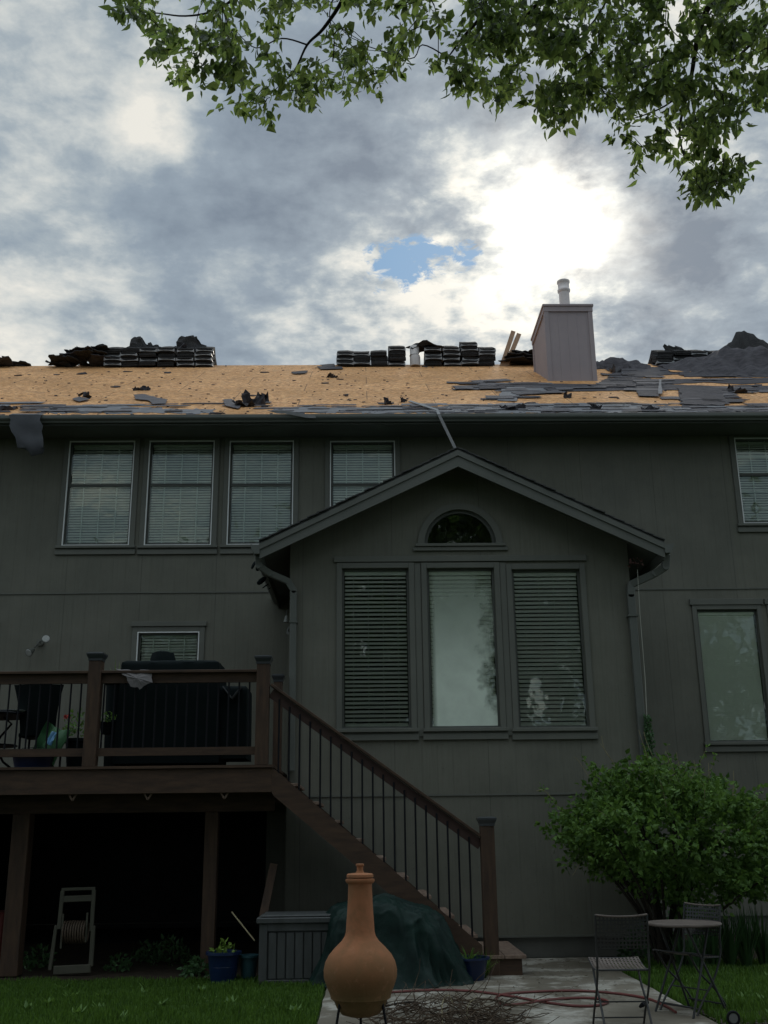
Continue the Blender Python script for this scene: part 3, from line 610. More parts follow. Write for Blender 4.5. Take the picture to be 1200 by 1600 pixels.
# ---- chimney
CX0, CX1, CY0, CY1, CZ = 3.93, 4.93, 20.3, 21.9, 12.33
ch = B(CX0, CX1, CY0, CY1, 10.0, CZ-.06).build('chimney', M_chim, house)
mb = MB(); c_ = .075
for (x, y) in ((CX0, CY0), (CX1, CY0), (CX0, CY1), (CX1, CY1)):
    sx = 1 if x == CX0 else -1; sy = 1 if y == CY0 else -1
    B(min(x-sx*.02, x+sx*c_), max(x-sx*.02, x+sx*c_), min(y-sy*.022, y+sy*c_), max(y-sy*.022, y+sy*c_), 10.0, CZ-.17).build('corner_board', M_chim, ch)
MB().box(CX0-.03, CX1+.03, CY0-.03, CY1+.03, CZ-.17, CZ-.055).build('frieze', M_chim, ch)
MB().box(CX0-.05, CX1+.05, CY0-.05, CY1+.05, CZ-.054, CZ).build('chimney_cap', M_chim, ch, bevel=.008)
FH = W(880, 440, 21.1).z-CZ; fx = W(880, 440, 21.1).x
MB().lathe([(.115, 0), (.115, FH-.30), (.118, FH-.29), (.140, FH-.26), (.145, FH-.22), (.125, FH-.19), (.125, FH-.06), (.142, FH-.04), (.142, FH), (.08, FH+.005)], (fx, 21.1, CZ), 24).build('flue_pipe', M_flue, ch, smooth=True)
# ---- torn underlayment and leftover shingles on the roof
rdp = random.Random(5)
def patch(px, mt, lift=.008, th=.006, step=.12, amp=.035, name='underlayment_patch'):
    P_ = [RF(x, y) for x, y in px]; P2 = jag([(p.x, p.y, 0) for p in P_], step, amp, rdp)
    return MB().prism([(p.x, min(p.y, RIDGE-.01), roofz(min(p.y, RIDGE-.01))+lift) for p in P2], (0, 0, th)).build(name, mt, roof)
for pl_ in ([(948, 590), (972, 575), (1030, 574), (1060, 577), (1205, 573), (1205, 590), (1125, 590), (1075, 585), (1030, 587), (990, 592)],
            [(935, 599), (950, 591), (1035, 593), (1120, 592), (1205, 591), (1205, 598), (1160, 601), (1100, 598), (1040, 601), (960, 602)],
            [(722, 607), (760, 598), (850, 600), (935, 601), (1035, 601), (1150, 605), (1205, 603), (1205, 611), (1130, 612), (1050, 610), (960, 611), (850, 613), (770, 609)],
            [(1062, 612), (1130, 610), (1128, 640), (1064, 636)]):
    patch(pl_, M_feltd)
patch([(780, 606), (850, 606), (852, 613), (812, 614), (808, 628), (776, 627), (784, 614)], M_felt2, .016)
patch([(1060, 606), (1128, 610), (1132, 636), (1068, 634)], M_feltd, .03, step=.09, amp=.05)
patch([(995, 606), (1028, 606), (1030, 622), (997, 621)], M_feltd, .032, step=.2, amp=.02)
patch([(1030, 597), (1034, 597), (1035, 620), (1029, 620)], M_felt2, .062, step=.5, amp=.01)
# old starter course left along the eave, in many broken strips
def strip(px, py, w, h, mt, lift, rot=0.0, name='starter_strip'):
    c = RF(px, py); q = []
    for (a, b) in ((-w/2, -h/2), (0, -h/2*rdp.uniform(.6, 1.3)), (w/2, -h/2*rdp.uniform(.5, 1)), (w/2*rdp.uniform(.8, 1.1), h/2), (0, h/2*rdp.uniform(.5, 1.4)), (-w/2*rdp.uniform(.8, 1.1), h/2*rdp.uniform(.4, 1))):
        q.append((c.x+a*math.cos(rot)-b*math.sin(rot), c.y+a*math.sin(rot)+b*math.cos(rot), 0))
    P2 = jag(q, .07, .018, rdp); cap = RIDGE-.02
    return MB().prism([(p.x, max(RY0-.05, min(p.y, cap)), roofz(max(RY0-.05, min(p.y, cap)))+lift) for p in P2], (0, 0, .006)).build(name, mt, roof)
for pl_ in ([(62, 640), (90, 635), (150, 633), (200, 635), (260, 639), (335, 640), (338, 646), (60, 646)], [(430, 640), (480, 635), (560, 637), (640, 636), (640, 646), (432, 646)],
            [(636, 638), (700, 634), (780, 630), (860, 631), (960, 629), (1020, 632), (1022, 646), (636, 646)], [(1018, 634), (1100, 637), (1205, 633), (1205, 646), (1018, 646)]):
    patch(pl_, M_felt2, .004, .003, .08, .09)
FM = [M_felt, M_felt2, M_felt2, M_felt, M_feltd]
px = -10
k = 0
while px < 1210:
    dn = .8 if px > 640 else (.75 if 60 < px < 330 else .55)
    for row in range(4):
        if rdp.random() < dn: strip(px+rdp.uniform(-14, 14), 644-row*rdp.uniform(2.5, 4.5), rdp.uniform(.25, .9), rdp.uniform(.05, .20), FM[rdp.randrange(5)], .008+.005*(k % 5)); k += 1
    px += 40
# the old roofing still clinging round and right of the chimney: overlapping torn courses
gaps = [((1030, 586), (1120, 592)), ((955, 612), (1065, 622)), ((840, 616), (960, 626)), ((1030, 601), (1140, 605)), ((1130, 614), (1210, 622)), ((1165, 596), (1210, 602)), ((1010, 578), (1050, 581))]
k = 0
for _ in range(400):
    if k > 62: break
    px = rdp.uniform(725, 1215); py = rdp.uniform(574, 630) if px > 930 else rdp.uniform(594, 628)
    if px < 800 and not (596 < py < 612 or 612 < py < 630 and px > 770): continue
    if any(a[0] < px < b[0] and a[1] < py < b[1] for a, b in gaps): continue
    if 838 < px < 945 and py < 604: continue
    w = rdp.uniform(.3, 1.0); 
    strip(px, py, w, rdp.uniform(.10, .38), (M_felt, M_felt, M_feltd, M_felt, M_feltd)[rdp.randrange(5)], .015+.0025*(k % 9), rdp.uniform(-.25, .25), 'old_shingle_strip'); k += 1
for (px, mt) in (([(208, 619), (222, 618), (262, 627), (258, 633), (238, 634), (232, 628), (212, 626)], M_felt), ([(348, 627), (362, 626), (380, 634), (372, 641), (352, 636)], M_felt), ([(112, 626), (124, 622), (140, 626), (124, 630)], M_felt),
                 ([(455, 583), (480, 581), (478, 585), (460, 586)], M_feltd), ([(495, 574), (535, 575), (536, 578), (500, 579)], M_feltd), ([(500, 560+12), (522, 570), (524, 574), (508, 575)], M_feltd), ([(1045, 580), (1085, 580), (1080, 583), (1050, 583)], M_osb)):
    patch(px, mt, .03, .006, .08, .02, 'torn_scrap')
V = []; Fc = []; rd = random.Random(11)
for i in range(520):
    x = rd.uniform(-8, 9); y = RY0+.02+7.0*(rd.random()**2.0)
    s = rd.uniform(.008, .03) if rd.random() < .9 else rd.uniform(.04, .10); z = roofz(y)+.008; n = len(V); a0 = rd.uniform(0, 6.28); k = rd.randint(4, 6)
    top = [Vector((x+s*math.cos(a0+6.28*j/k)*rd.uniform(.6, 1.6), y+s*math.sin(a0+6.28*j/k)*rd.uniform(.4, 1), 0)) for j in range(k)]
    for p in top: p.z = roofz(p.y)+.012+rd.uniform(0, s*.25)
    V += top+[Vector((p.x, p.y, roofz(p.y)+.003)) for p in top]
    Fc += [tuple(n+j for j in range(k))]+[(n+j, n+k+j, n+k+(j+1) % k, n+(j+1) % k) for j in range(k)]
mb = MB(); mb.v = V; mb.f = Fc; tag(mb.build('roof_debris', M_feltd), 'small dark crumbs of torn shingle strewn over the bare tan roof boards', 'debris', None, 'stuff')
# ---- loose scraps standing up near the eave
def scrap(px, py, w, l, e, mt, label, seed, name='torn_shingle', group=None, curl=.07, jg=.03):
    p = RF(px, py); 
    o = sheet((0, 0, 0), w, l, Euler(e), curl, jg, .008, seed).build(name, mt, None, base=(0, 0, 0)); o.location = p+Vector((0, 0, .03)); LOC[o.name] = o.location.copy()
    return tag(o, label, 'torn shingle', group)
scrap(400, 634, .50, .34, (.9, .3, .4), M_feltd, 'crumpled black shingle scrap standing up at the eave above the third upper window', 1, curl=.13, jg=.05)
scrap(412, 630, .22, .30, (1.3, -.2, .2), M_feltd, 'small upright black scrap on the right side of the crumpled shingle at the eave', 2, curl=.1)
scrap(380, 635, .34, .26, (.25, .1, .5), M_felt, 'flat grey shingle scrap just left of the crumpled black one at the eave', 3, curl=.05)
scrap(136, 622, .22, .22, (.8, .4, 1.0), M_feltd, 'small curled dark scrap on the bare boards above the leftmost window', 4, curl=.08)
scrap(222, 610, .30, .10, (.35, .0, .2), M_feltd, 'narrow dark sliver of shingle lying alone on the left of the tan roof', 5)
scrap(605, 632, .12, .16, (1.2, .1, .3), M_feltd, 'small dark pointed scrap sticking up left of the metal strip', 6)
scrap(630, 628, .10, .14, (1.2, .2, -.3), M_feltd, 'tiny black pointed scrap beside the top end of the metal strip', 7)
scrap(520, 590, .20, .14, (.7, .2, .3), M_feltd, 'small black scrap on the tan boards below the middle shingle stack', 8)
scrap(803, 640, .42, .22, (.7, 0, .1), M_feltd, 'dark folded scrap at the eave left of below the chimney', 9, curl=.1)
scrap(930, 640, .14, .18, (1.2, .1, .2), M_feltd, 'small black upright scrap at the eave below the chimney', 10)
scrap(1018, 642, .30, .15, (.6, 0, 0), M_feltd, 'dark scrap at the gutter right of the chimney', 11)
scrap(888, 622, .14, .14, (1.0, .3, .2), M_feltd, 'small dark scrap on the tan strip just under the chimney', 12)
scrap(1152, 614, .36, .20, (.7, .2, .1), M_feltd, 'curled black scrap by the rightmost tan gap in the roofing', 13, curl=.1)
scrap(965, 582, .34, .24, (.6, .4, .2), M_felt2, 'pale crumpled scrap just right of the chimney foot', 14, curl=.12)
scrap(8, 640, .35, .25, (.9, .1, .2), M_feltd, 'dark lump of shingle at the far left end of the gutter', 15, curl=.1)
# felt sheet hanging over the gutter
def hanging():
    ys = 9; xs = 9; rd = random.Random(3); vs = []
    for j in range(ys):
        t = j/(ys-1)
        for i in range(xs):
            u = i/(xs-1); wv = .52-.08*t
            xx = -5.50+.05*t+(u-.5)*wv+(rd.uniform(-.03, .03) if i in (0, xs-1) else 0)+.14*t
            zz = 8.16-.80*t+(rd.uniform(-.05, .02) if j == ys-1 else 0)-(.13*abs(u-.45)**1.5*-1 if False else 0)
            if j == ys-1: zz += .28*abs(u-.62)
            if j == ys-2: zz += .06*abs(u-.62)
            yy = RY0-.15-.05*math.sin(t*3)+.05*noise.noise(Vector((u*3, t*3, 1)))
            if j == 0: yy = RY0+.12; zz = roofz(yy)+.03
            vs.append(Vector((xx, yy, zz)))
    n = len(vs); vs += [v+Vector((0, .008, -.004)) for v in vs]; fs = []
    for j in range(ys-1):
        for i in range(xs-1):
            a = j*xs+i; fs += [(a, a+1, a+xs+1, a+xs), (a+n, a+xs+n, a+xs+1+n, a+1+n)]
    rim = [i for i in range(xs)]+[j*xs+xs-1 for j in range(1, ys)]+[(ys-1)*xs+i for i in range(xs-2, -1, -1)]+[j*xs for j in range(ys-2, 0, -1)]
    for a, b in zip(rim, rim[1:]+rim[:1]): fs.append((a, a+n, b+n, b))
    tag(MB().add(vs, fs).build('hanging_felt', mat('grey_felt_back', (.085, .09, .10), (.06, .062, .07), .8, .3, 3, .003, 20), None, smooth=True, base=(-5.6, 16, 7.4)), 'torn grey felt sheet hanging over the gutter at the upper left', 'roofing felt')
hanging()
s0 = RF(640, 629); s1 = RF(683, 647); 
st = [s0+Vector((0, 0, .03)), s1+Vector((0, -.06, .05)), Vector((s1.x+.01, RY0-.16, 8.04)), W(711, 700, 15.9)]
mb = MB()
for a, b in zip(st, st[1:]): mb.beam(a, b, .048, .012, up=(0, -1, .2))
tag(mb.build('metal_strip', mat('grey_flashing', (.22, .22, .22), (.14, .14, .14), .5, .5), None, base=s1), 'bent grey metal flashing strip dangling from the eave to the gable peak', 'flashing')
b1 = W(410, 641, 15.95)
a1, a2 = W(428, 640, 16.02), W(495, 652, 15.98)
tag(MB().prism([W(420, 643, 15.99), W(440, 641, 15.99), W(492, 649, 15.99), W(494, 653, 15.99), W(480, 653, 15.99), W(450, 647, 15.99)], (0, .012, .004)).build('drip_edge_piece', mat('grey_flashing', (.3, .3, .3)), None, base=a1), 'thin torn dark flap lying over the gutter lip above the fourth window', 'flashing')
# ------------------------------------------------------------------ shingle bundles on the ridge
RZ = roofz(RIDGE)
def bundle_mesh(seed):
    rd = random.Random(seed); wd, hh, L = .394, .112, .84; ny = 9; mb = MB(); vs = []; fs = []; nx = 7
    sagx = rd.uniform(-.008, .018)
    sec = []
    for i in range(nx): u = i/(nx-1)*2-1; sec.append((u*wd/2*.985, .006+sagx*(1-u*u)))
    sec += [(wd/2*1.0, hh*.3), (wd/2*.992, hh*.7)]
    for i in range(nx-1, -1, -1): u = i/(nx-1)*2-1; sec.append((u*wd/2*.985, hh-.004+sagx*(1-u*u)+rd.uniform(-.003, .003)))
    sec += [(-wd/2*.992, hh*.7), (-wd/2*1.0, hh*.3)]
    n = len(sec)
    for j in range(ny):
        y = (j/(ny-1)-.5)*L; dz = -RS*abs(y)*.96; jy = 0
        for (x, z) in sec: vs.append(Vector((x+rd.uniform(-.003, .003), y+jy, z+dz)))
    for j in range(ny-1):
        for i in range(n): fs.append((j*n+i, j*n+(i+1) % n, (j+1)*n+(i+1) % n, (j+1)*n+i))
    mb.add(vs, fs)
    # ragged shingle edges at both ends: thin leaves of different length
    for e in (-1, 1):
        for k in range(6):
            z0 = .004+k*(hh-.01)/6; y = e*L/2; ex = rd.uniform(.0, .025); dz = -RS*abs(y)*.96
            mb.box(-wd/2*rd.uniform(.93, 1.0), wd/2*rd.uniform(.93, 1.0), min(y-e*.02, y+e*ex), max(y-e*.02, y+e*ex), z0+dz, z0+dz+(hh-.01)/6-.004)
        mb.add([vs[(0 if e < 0 else ny-1)*n+i] for i in range(n)], [tuple(range(n))])
    return mb, wd, hh, L
BM = []
for k in range(4):
    mb, wd, hh, L = bundle_mesh(20+k); o = mb.build('shingle_bundle', M_shing); BM.append(o.data); bpy.data.objects.remove(o)
WM = []
for k in range(4):
    rd = random.Random(k+60); y = -L/2-.034; dz = -RS*L/2*.96; mb = MB(); n = 12; up_ = []; lo = []; sgn = 1 if k != 2 else -1
    for i in range(n+1):
        u = i/n*2-1; base = .018+(.020*(1-u*u) if sgn > 0 else .0) ; t = .009+.055*abs(u)**5
        up_.append((u*wd/2*1.01, y, base+t+dz)); lo.append((u*wd/2*1.01, y, base-.003+dz-.012*abs(u)**4))
    if k == 3:
        q = [(x, y_, .07+dz+(.07-z_+dz)*.9) for x, y_, z_ in up_]
        mb.prism(lo+up_[::-1], (0, .006, 0)); mb.box(-wd/2*1.02, -wd/2*.94, y+.0, y+.10, .02+dz, hh*.85+dz)
    else: mb.prism(lo+up_[::-1], (0, .006, 0))
    for e in (-1, 1): mb.box(e*wd/2*1.005-.004, e*wd/2*1.005+.004, y+.004, y+.22, .004+dz+.02, .06+dz)
    o = mb.build('wrapper', M_wrap); WM.append(o.data); bpy.data.objects.remove(o)
ORD = ['first', 'second', 'third', 'fourth', 'fifth', 'sixth', 'seventh', 'eighth', 'ninth', 'tenth', 'eleventh', 'twelfth']
LAY = ['bottom layer', 'second layer', 'third layer', 'fourth layer', 'fifth layer', 'sixth layer']
bi = 0
def column(px, layers, stack, ci, wprob=.55, rd=random.Random(9), dx=0.0):
    global bi
    x = RF(px, 573).x+dx
    for k in range(layers):
        v = bi % 4; bi += 1
        r = bpy.data.objects.new('shingle_bundle', None); col.objects.link(r)
        r.location = (x+rd.uniform(-.012, .012), RIDGE-.02+rd.uniform(-.04, .03), RZ+.012+k*.1165); r.rotation_euler = (0, rd.uniform(-.025, .025), rd.uniform(-.05, .05))
        tag(r, 'dark shingle bundle, %s column, %s, %s' % (ORD[ci], LAY[k], stack), 'shingle bundle', 'shingle bundles stacked along the ridge')
        b = bpy.data.objects.new('shingle_pack', BM[v]); col.objects.link(b); b.parent = r
        if rd.random() < wprob*.75:
            w_ = bpy.data.objects.new('wrapper', WM[rd.randrange(4)]); col.objects.link(w_); w_.parent = r
S1 = 'leftmost stack on the ridge'
for i, px in enumerate((178.5, 205.5, 233, 261, 290, 320)): column(px, 4, S1, i, .75 if i < 5 else 1)
S2 = 'low stack left of the vent pipe'
for i, (px, n) in enumerate(((539, 3), (565.5, 3), (593, 3), (620.5, 4))): column(px, n, S2, i, .6)
S3 = 'stack right of the vent pipe'
for i, (px, n) in enumerate(((678, 4), (706, 4), (734.5, 5), (762, 4))): column(px, n, S3, i, .7)
S4 = 'stack under the right felt heap'
for i, (px, n) in enumerate(((1043, 3), (1071, 3), (1099, 3), (1127, 3), (1155, 3), (1183, 3))): column(px, n, S4, i, .45)
# pale vent pipe pieces between the stacks
vx = RF(649, 573).x
vp = MB().lathe([(.125, 0), (.125, .24), (.115, .26), (.115, .27)], (vx, 22.98, roofz(22.98)+.0), 20).build('vent_pipe', mat('pale_vent_metal', (.66, .62, .60), (.5, .47, .46), .5, .5, 5), house, smooth=True)
MB().lathe([(.125, 0), (.11, .02), (.11, .23), (.095, .25)], (vx-.01, 23.0, roofz(23.0)+.275), 20).build('vent_collar', MATS['pale_vent_metal'], vp, smooth=True)
# heaps of torn shingles
hn = 0
def heap(prof, label, cat_group, seed, y0=22.85, y1=23.5, step=.22, sw=.75, dz=.05):
    """prof: (px, top_y) silhouette; torn sheets are stacked up to it"""
    global hn
    rd = random.Random(seed)
    for (a, ya), (b, yb) in zip(prof, prof[1:]):
        A = W(a, ya, 23.2); C_ = W(b, yb, 23.2); n = max(1, int((C_.x-A.x)/step))
        for i in range(n):
            t = (i+.5)/n; x = A.x+(C_.x-A.x)*t; zt = A.z+(C_.z-A.z)*t; z = RZ-.02
            while z < zt:
                top = z+dz*1.6 >= zt
                yy = rd.uniform(y0, y1); zz = min(max(z, roofz(yy)+.03), zt)
                w_ = sw*rd.uniform(.6, 1.1)*(.7 if top else 1); l_ = rd.uniform(.25, .5)
                o = sheet((0, 0, 0), w_, l_, Euler((rd.uniform(-.25, .3), rd.uniform(-.16, .16), rd.uniform(-.5, .5))), .018, .035, .022, hn).build('torn_shingle', M_shing if rd.random() < .8 else M_feltd)
                hn += 1; o.location = (x, yy, zz-.02); tag(o, label, 'torn shingle', cat_group)
                z += dz*rd.uniform(.8, 1.3)
heap([(84, 571), (108, 562), (128, 552), (150, 550), (172, 548)], 'torn black shingles piled loosely against the left end of the left ridge stack', 'torn shingles heaped left of the left stack', 1, sw=.55)
heap([(968, 570), (985, 564), (1010, 566), (1030, 570)], 'torn dark shingles in the low heap between the chimney and the right hand stack', 'torn shingles heaped right of the chimney', 2, dz=.07)
heap([(792, 570), (808, 549), (822, 549), (834, 560)], 'torn dark shingles heaped between the two boards and the chimney', 'torn shingles heaped against the chimney', 3, dz=.06)
heap([(0, 560), (14, 558), (24, 566), (38, 570)], 'torn black shingles heaped at the far left end of the ridge', 'torn shingles heaped at the far left', 4, dz=.07)
def bigscrap(px, py, w, l, e, label, seed, mt=None, curl=.06, bend=0, Y=23.1, jg=.05, tp=0.0, sk=0.0):
    o = sheet((0, 0, 0), w, l, Euler(e), curl, jg, .02, seed, 11, 7, bend, tp, sk).build('torn_shingle', mt or M_shing); o.location = W(px, py, Y); return tag(o, label, 'torn shingle')
bigscrap(232, 543, .95, .55, (1.15, .22, .1), 'large black shingle flap rising to a point on top of the left ridge stack', 31, curl=.05, tp=.85, sk=-.32)
bigscrap(250, 548, .60, .40, (1.1, .1, .2), 'flat black shingle flap beside the pointed one on top of the left stack', 32)
bigscrap(305, 539, .92, .52, (1.2, .16, .0), 'large jagged black flap standing on the right of the left ridge stack', 33, tp=.55, sk=-.20)
bigscrap(273, 545, .50, .30, (.9, -.5, .0), 'sloping grey flap leaning against the jagged one on the left ridge stack', 34, M_feltd)
bigscrap(670, 541, .80, .55, (.25, .05, 0), 'rumpled black shingle sheet draped over the top of the pale vent pipe', 35, bend=-.10, curl=.08)
bigscrap(655, 538, .50, .45, (.5, -.1, .2), 'curled black shingle sheet on the left end of the drape over the vent pipe', 36, bend=-.1)
bigscrap(1060, 549, .65, .40, (1.1, .05, .1), 'upright black shingle flap on the left end of the right hand stack', 37, tp=.4, sk=-.18)
bigscrap(1110, 553, .70, .35, (.8, .10, .0), 'flat black shingle flap lying on the right hand stack', 38)
bigscrap(95, 569, .6, .3, (.3, .1, .1), 'long dark shingle strip lying at the left foot of the left heap', 39)
bigscrap(118, 549, .10, .22, (1.4, .2, .1), 'small black splinter standing on the loose heap left of the left stack', 40, jg=.02)
# felt heap at the far right: a draped mound on the roof
def mound(name, cx, cy, rx, ry, hgt, mt, label, seed, peak=(0, 0)):
    nx, ny = 34, 18; rd = random.Random(seed); vs = []; base = Vector((cx, cy, roofz(cy)))
    for j in range(ny):
        for i in range(nx):
            u = i/(nx-1)*2-1; v = j/(ny-1)*2-1
            x = cx+u*rx+(rd.uniform(-.05, .05) if abs(u) > .95 else 0); y = cy+v*ry+(rd.uniform(-.05, .05) if abs(v) > .95 else 0)
            d = (u-peak[0])**2+(v-peak[1])**2; hh = hgt*max(0, math.exp(-2.4*d)-.06)+.09*max(0, 1-abs(u)**3)*max(0, 1-abs(v)**3)
            hh += .16*noise.noise(Vector((x*2.3, y*2.3, seed)))*(1-max(abs(u), abs(v))**4)+.09*noise.noise(Vector((x*7, y*5, seed)))
            vs.append(Vector((x, y, max(roofz(y)+.015, roofz(y)+hh))))
    n = len(vs); vs += [Vector((p.x, p.y, roofz(p.y)+.005)) for p in vs]; fs = []
    for j in range(ny-1):
        for i in range(nx-1): a = j*nx+i; fs += [(a, a+1, a+nx+1, a+nx)]
    rim = [i for i in range(nx)]+[j*nx+nx-1 for j in range(1, ny)]+[(ny-1)*nx+i for i in range(nx-2, -1, -1)]+[j*nx for j in range(ny-2, 0, -1)]
    for a, b in zip(rim, rim[1:]+rim[:1]): fs.append((a, a+n, b+n, b))
    return tag(MB().add(vs, fs).build(name, mt, None, base=base), label, 'roofing felt')
mound('felt_heap', 9.2, 22.1, 2.2, 1.25, .50, M_feltd, 'large rumpled dark felt heap spread below the right hand stack', 3, (-.1, .1))
mound('felt_heap', 9.45, 23.3, 1.15, .5, .85, M_shing, 'steep pointed black felt heap on the ridge at the right edge', 8, (0, 0))
mound('felt_heap', 6.0, 22.75, .8, .45, .20, M_feltd, 'low dark felt lump on the ridge between chimney and right hand stack', 5)
for k, (a, b) in enumerate((((782, 570), (802, 518)), ((788, 570), (811, 522)))):
    tag(MB().beam(W(*a, 23.0)-Vector((0, 0, .12)), W(*b, 23.3), .11, .045, up=(0, 1, 0)).build('lumber_board', M_lumber, None, base=W(*a, 23.0)), ('taller left' if k == 0 else 'shorter right')+' board of the two leaning on the ridge left of the chimney', 'board', 'boards leaning on the ridge')
# ------------------------------------------------------------------ deck
DY, DZ, DX1 = 12.4, 2.26, -1.06
deck = thing('deck', (-4, DY, 0), 'raised brown stained wooden deck with black balusters on the left of the house', 'deck')
DX0 = -9.2
mb = MB(); y = DY-.03
while y < MW-.15:
    mb.box(DX0, DX1+.02, y, y+.138, DZ-.03, DZ+random.uniform(-.002, .002)); y += .143
mb.build('floor_board', M_wood, deck)
B(DX0, DX1, DY-.002, DY+.04, DZ-.305, DZ-.034).build('rim_joist', M_wood, deck, bevel=.004)
B(DX0, DX1-.0, DY+.55, DY+.65, DZ-.50, DZ-.272).build('beam', M_wood, deck)
x = DX0+.3
while x < DX1:
    B(x, x+.04, DY+.042, MW-.03, DZ-.27, DZ-.031).build('joist', M_wood, deck); x += .61
B(DX1-.04, DX1, DY+.042, MW-.03, DZ-.30, DZ-.031).build('rim_joist', M_wood, deck)
B(DX0, DX1, MW-.045, MW-.002, DZ-.30, DZ-.031).build('ledger', M_wood, deck)
for px in (W(112, 1240, DY).x, W(230, 1240, DY).x, W(350, 1240, DY).x):
    MB().beam((px-.05, DY+.05, DZ-.29), (px, DY+.05, DZ-.37), .018, .03, up=(0, 1, 0)).beam((px+.05, DY+.05, DZ-.29), (px, DY+.05, DZ-.37), .018, .03, up=(0, 1, 0)).build('joist_clip', M_tread, deck)
for (x, y, w_) in ((-4.02, 13.0, .2), (-1.80, 13.0, .155)):
    B(x-w_/2, x+w_/2, y-w_/2, y+w_/2, 0, DZ-.50).build('post', M_woodv, deck, bevel=.006)
def newel(par, x, y, z0, z1, w_=.15, cap='post_cap'):
    p = B(x-w_/2, x+w_/2, y-w_/2, y+w_/2, z0, z1-.09).build('newel_post', M_woodv, par, bevel=.006)
    c = MB(); r0 = w_/2+.006
    def ring(r, z): return [(x-r, y-r, z), (x+r, y-r, z), (x+r, y+r, z), (x-r, y+r, z)]
    lv = [(r0, z1-.10), (r0, z1-.075), (r0+.022, z1-.03), (r0+.022, z1-.012), (r0-.01, z1)]; vs = []
    for r, z in lv: vs += ring(r, z)
    fs = [(3, 2, 1, 0), tuple(range(len(vs)-4, len(vs)))]
    for i in range(len(lv)-1):
        for k in range(4): fs.append((i*4+k, i*4+(k+1) % 4, i*4+4+(k+1) % 4, i*4+4+k))
    c.add(vs, fs).build(cap, M_capd, p); return p
RYC = DY+.07
N1, N2 = -3.155, -1.185
newel(deck, N1, RYC, DZ, 3.575); newel(deck, N2, RYC, DZ, 3.52); newel(deck, -6.4, RYC, DZ, 3.57)
newel(deck, -1.12, 13.85, DZ, 3.50, .11)
for a, b in ((DX0, N1-.075), (N1+.075, N2-.075)):
    MB().box(a, b, RYC-.07, RYC+.07, 3.325, 3.358).build('cap_rail', M_wood, deck, bevel=.004)
    MB().box(a, b, RYC-.02, RYC+.02, 3.215, 3.324).build('top_rail', M_wood, deck)
    MB().box(a, b, RYC-.022, RYC+.022, DZ+.12, DZ+.21).build('bottom_rail', M_wood, deck)
    n = int((b-a)/.118)
    for k in range(n):
        x = b-(k+.7)*(b-a)/n
        if x < -5.0: continue
        MB().tube([(x, RYC, DZ+.2), (x, RYC, 3.22)], .0108, 8).build('baluster', M_iron, deck)
# ------------------------------------------------------------------ stairs
stair = thing('staircase', (.1, DY, 0), 'brown wooden staircase with black balusters running from the deck down to the patio', 'staircase')
SX0, SX1 = DX1, 1.30
RISE, RUN = .2055, .262
def zs(x): return DZ-.03-(x-SX0)*(2.19-.29)/(1.255+1.057)   # top edge of stringer
for y in (DY, 13.80):
    MB().prism([(SX0, y, zs(SX0)), (SX1-.02, y, zs(SX1-.02)), (SX1-.02, y, max(.02, zs(SX1)-.33)), (SX0+.02, y, zs(SX0)-.31), (SX0, y, zs(SX0)-.26)], (0, .045, 0)).build('stringer', M_wood, stair)
k = 1
for k in range(2, 11):
    z = DZ-.2055*(11-k); xr = SX0+(11-k)*.25+.03
    x0 = xr-.27
    MB().box(x0, xr+.02, DY+.047, 13.79, z-.035, z).build('tread', M_tread, stair, bevel=.003)
    MB().box(x0-.012, x0+.008, DY+.047, 13.79, z, z+.165).build('riser', M_wood, stair)
newel(stair, 1.385, DY+.06, 0, 1.66, .155)
hx0, hx1 = -1.09, 1.31
hz0, hz1 = 3.20, 1.47
MB().beam((hx0, RYC, hz0-.02), (hx1, RYC, hz1-.02), .13, .032).build('handrail', M_wood, stair, bevel=.004)
MB().beam((hx0, RYC, hz0-.115), (hx1, RYC, hz1-.115), .042, .11).build('rail_board', mat('dark_rail_board', (.06, .033, .026), (.04, .023, .02), .6, .3, 3), stair)
for k in range(20):
    x = hx0+.10+k*.1205
    if x > hx1-.04: break
    t = (x-hx0)/(hx1-hx0); zt = hz0+(hz1-hz0)*t-.12
    MB().tube([(x, RYC-.045+.02, zs(x)-.05), (x, RYC-.045+.02, zt)], .0108, 8).build('baluster', M_iron, stair)
# bottom step box
mb = MB().box(1.30, 1.71, DY+.0, 13.92, .0, .165); mb.build('bottom_step', M_wood, stair)
MB().box(1.28, 1.515, DY-.03, 13.93, .168, .205).box(1.522, 1.755, DY-.03, 13.93, .168, .205).build('tread', M_tread, stair, bevel=.003)
